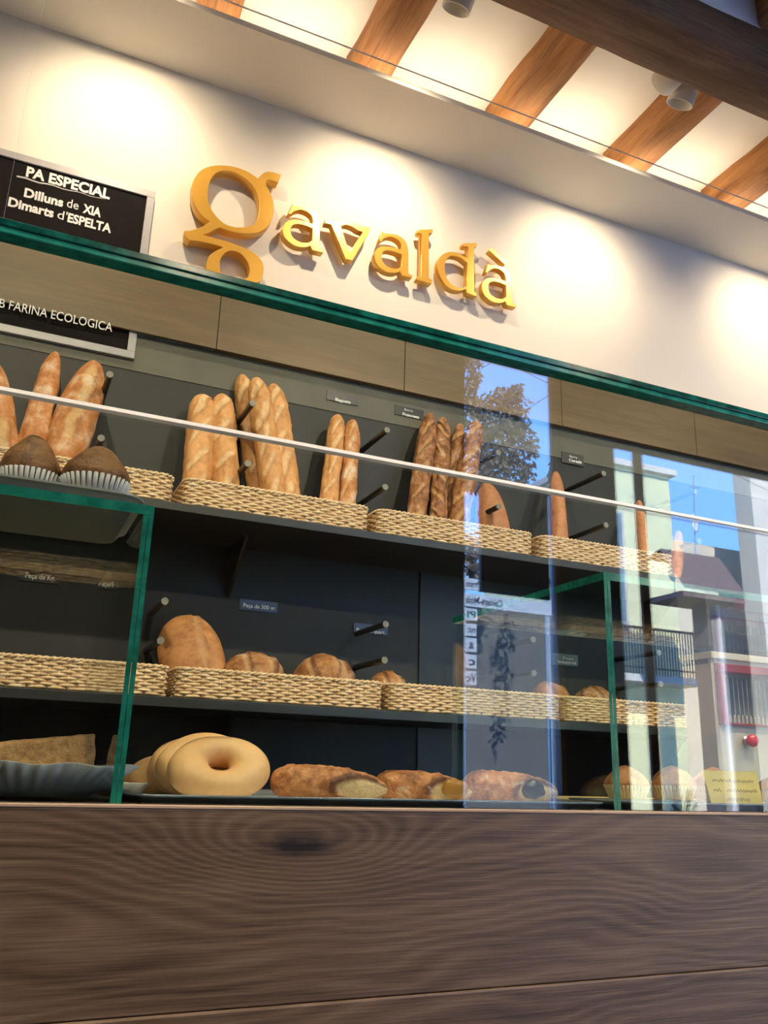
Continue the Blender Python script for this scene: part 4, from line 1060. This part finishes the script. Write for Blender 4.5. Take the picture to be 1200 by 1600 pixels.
# direction sign post just outside the doorway
ys = 2*DG-9.0
sg = thing('direction_sign', 'stack of white road direction panels outside the door, mirrored in the glass', 'road sign', (V(735, 1000, 9.0).x, ys, 0))
BLUEW = flat('white_sign_face', (.24, .28, .33), .5, var=.02)
SIGNT = flat('sign_lettering', (.01, .014, .03), .5)
def rows():
    spec = [(903, 921, 727, 756, '-Prats', 727, 753), (927, 947, 727, 862, 'Calders-Moià', 727, 784), (950, 969, 727, 745, 'Pl', 729, 742), (974, 993, 727, 744, 'nt', 730, 742), (996, 1018, 727, 744, 'a', 732, 739), (1022, 1044, 727, 744, 'c', 731, 742), (1048, 1070, 727, 744, 'Vic', 728, 743)]
    for (t_, b_2, l_, r_2, s, sa, sb) in spec:
        A_, B_ = V(l_, t_, 9.0), V(r_2, b_2, 9.0)
        o = bxo('sign_panel', (A_.x-.4 if l_ == 727 else A_.x, B_.x, ys, ys+.02, min(B_.z, V(l_, b_2, 9.0).z), A_.z), BLUEW, sg, bev=.003)
        p0, p1 = V(sb, b_2-4, 9.0), V(sa, b_2-4, 9.0); p0.y = p1.y = ys+.022
        zz = V(sa, b_2-5, 9.0).z; p0.z = p1.z = zz
        text('lettering', s, p0, p1, ys+.022, SIGNT, o, cap=(V(sa, t_+4, 9.0).z-zz), bold=.02, mirror=True)
rows()
bm = BM(); x = V(728, 1000, 9.0).x-.02; tube(bm, [(x, ys-.02, 0), (x, ys-.02, V(735, 895, 9.0).z)], .03, 10)
x2 = V(858, 1000, 9.0).x
tube(bm, [(x2, ys-.02, 0), (x2, ys-.02, V(855, 925, 9.0).z)], .03, 10)
obj('post', bm, STEEL, sg)
# brown hanging board in the doorway
yh = 2*DG-4.1
A_, B_ = V(752, 752, 4.1), V(862, 937, 4.1)
tag(bxo('hanging_board', (A_.x, B_.x, yh-.03, yh, B_.z, V(800, 760, 4.1).z), wood('brown_board', [(.04, .025, .01), (.06, .04, .018), (.08, .05, .022)]), bev=.004), 'brown board hanging outside the doorway, mirrored as a dark block below the sky', 'board')
# lamp post and round blue road sign
yp = 2*DG-9
lp = thing('road_sign', 'round blue road sign on a pale post across the street, mirrored near the green edge', 'road sign', V(880, 1200, 9))
bm = BM(); c = V(876, 1161, 9); tube(bm, [(c.x, yp, 0), (c.x, yp, c.z)], .03, 10); obj('post', bm, STONE, lp)
bm = BM(); lathe(bm, [(.0005, 0), (.085, 0), (.085, .02), (.0005, .02)], 32, c=(c.x, yp+.03, c.z), axis=(0, 1, 0)); obj('sign_disc', bm, flat('blue_disc', (.02, .04, .3), .4), lp)
# white street lamp column standing in the doorway line
bm = BM(); p = V(872, 1000, 6.2); tube(bm, [(p.x, p.y, 0), (p.x, p.y, V(866, 775, 6.2).z)], [.05, .045], 14)
tag(obj('street_lamp_post', bm, flat('pale_post_paint', (.20, .20, .24), .5), None, True), 'slim grey street lamp post, mirrored at the right side of the sky', 'post')

# tree
LEAF = flat('dark_leaves', (.030, .022, .014), .6, var=.5, scale=3)
BARK = flat('bark', (.05, .035, .025), .9)
tree = thing('street_tree', 'leafy street tree mirrored dark against the sky in the glass', 'tree', (V(705, 900, 10).x, 2*DG-10, 0))
rnd = random.Random(11)
cl = [(735, 562, 14, 16), (742, 590, 10, 18), (735, 622, 10, 20), (752, 640, 24, 22), (785, 625, 26, 22), (806, 612, 12, 14), (808, 640, 18, 18), (780, 668, 34, 26), (745, 680, 22, 26), (812, 668, 18, 16), (828, 695, 12, 18), (795, 712, 26, 26), (760, 720, 28, 26), (820, 735, 14, 16), (745, 750, 18, 18), (780, 750, 26, 16), (812, 758, 10, 10), (730, 860, 20, 30), (742, 890, 14, 14), (866, 745, 8, 22), (870, 780, 6, 20), (868, 870, 7, 40)]
bm = BM(); bt = BM()
root = Vector((V(705, 900, 10).x, 2*DG-10, 0))
fork = V(700, 760, 10)
tube(bt, [root, root+Vector((.03, 0, 1.2)), fork], [.14, .11, .07], 10)
for (cx, cy, rx, ry) in cl:
    c = V(cx, cy, 10); tube(bt, [fork if cx < 850 else V(880, 800, 10), (fork+c)/2+Vector((0, 0, -.1)) if cx < 850 else V(876, 790, 10), c], [.03, .018, .005], 5)
    for k in range(int(rx*ry*.45)+20):
        u = rnd.gauss(0, .5); v = rnd.gauss(0, .5)
        p = V(cx+max(-1, min(1, u))*rx, cy+max(-1, min(1, v))*ry, 10+rnd.uniform(-.35, .35))
        ln = rnd.uniform(.07, .12); dr = Vector((rnd.uniform(-1, 1), rnd.uniform(-.5, .5), rnd.uniform(-1.3, .1))).normalized()
        sdv = dr.cross(Vector((rnd.uniform(-.3, .3), 1, rnd.uniform(-.3, .3)))).normalized()*ln*.24
        vs4 = [bm.verts.new(p), bm.verts.new(p+dr*ln*.45+sdv), bm.verts.new(p+dr*ln), bm.verts.new(p+dr*ln*.45-sdv)]
        bm.faces.new(vs4)
tag(obj('leaves', bm, LEAF, tree), kind='stuff'); obj('trunk', bt, BARK, tree, True)
# overhead cables
bm = BM()
for (p, q_) in (((727, 590), (867, 510)), ((727, 535), (870, 605)), ((790, 660), (867, 612))):
    tube(bm, [V(*p, 11), V(*q_, 11)], .006, 5)
    a_ = V(*p, 11); b2 = V(*q_, 11); d_ = (b2-a_); tube(bm, [b2, b2+d_*6], .006, 5); tube(bm, [a_-d_*3, a_], .006, 5)
tag(obj('overhead_cable', bm, flat('cable_black', (.01, .01, .012), .6)), 'thin black street cables crossing the mirrored sky', 'cable')
# plant in a pot by the shop window
c = V(1062, 1252, 4.6)
pl = thing('potted_plant', 'small leafy plant in a pot on the pavement, mirrored low at the right', 'plant', (c.x, c.y, -.02))
ph = c.z-.12
bm = BM(); lathe(bm, [(.0005, -.02), (.11, -.02), (.15, ph), (.13, ph), (.0005, ph-.03)], 28, c=(c.x, c.y, 0)); obj('pot', bm, flat('grey_pot', (.1, .1, .1), .7), pl, True)
bm = BM()
for k in range(26):
    a = rnd.uniform(0, 2*PI); r = rnd.uniform(.0, .13); h = rnd.uniform(.05, .24)
    b0 = Vector((c.x+.03*math.cos(a), c.y+.03*math.sin(a), ph-.02)); t1 = Vector((c.x+r*math.cos(a), c.y+r*math.sin(a), ph+h)); tube(bm, [b0, t1], .003, 4)
    for m_ in range(5):
        p = b0.lerp(t1, .35+.13*m_); dr = Vector((rnd.uniform(-1, 1), rnd.uniform(-1, 1), rnd.uniform(-.2, .8))).normalized()*.035; s_ = dr.cross(Vector((0, 0, 1))).normalized()*.007
        bm.faces.new([bm.verts.new(p), bm.verts.new(p+dr*.5+s_), bm.verts.new(p+dr), bm.verts.new(p+dr*.5-s_)])
obj('foliage', bm, flat('dark_green_leaf', (.03, .05, .02), .6), pl)['kind'] = 'stuff'
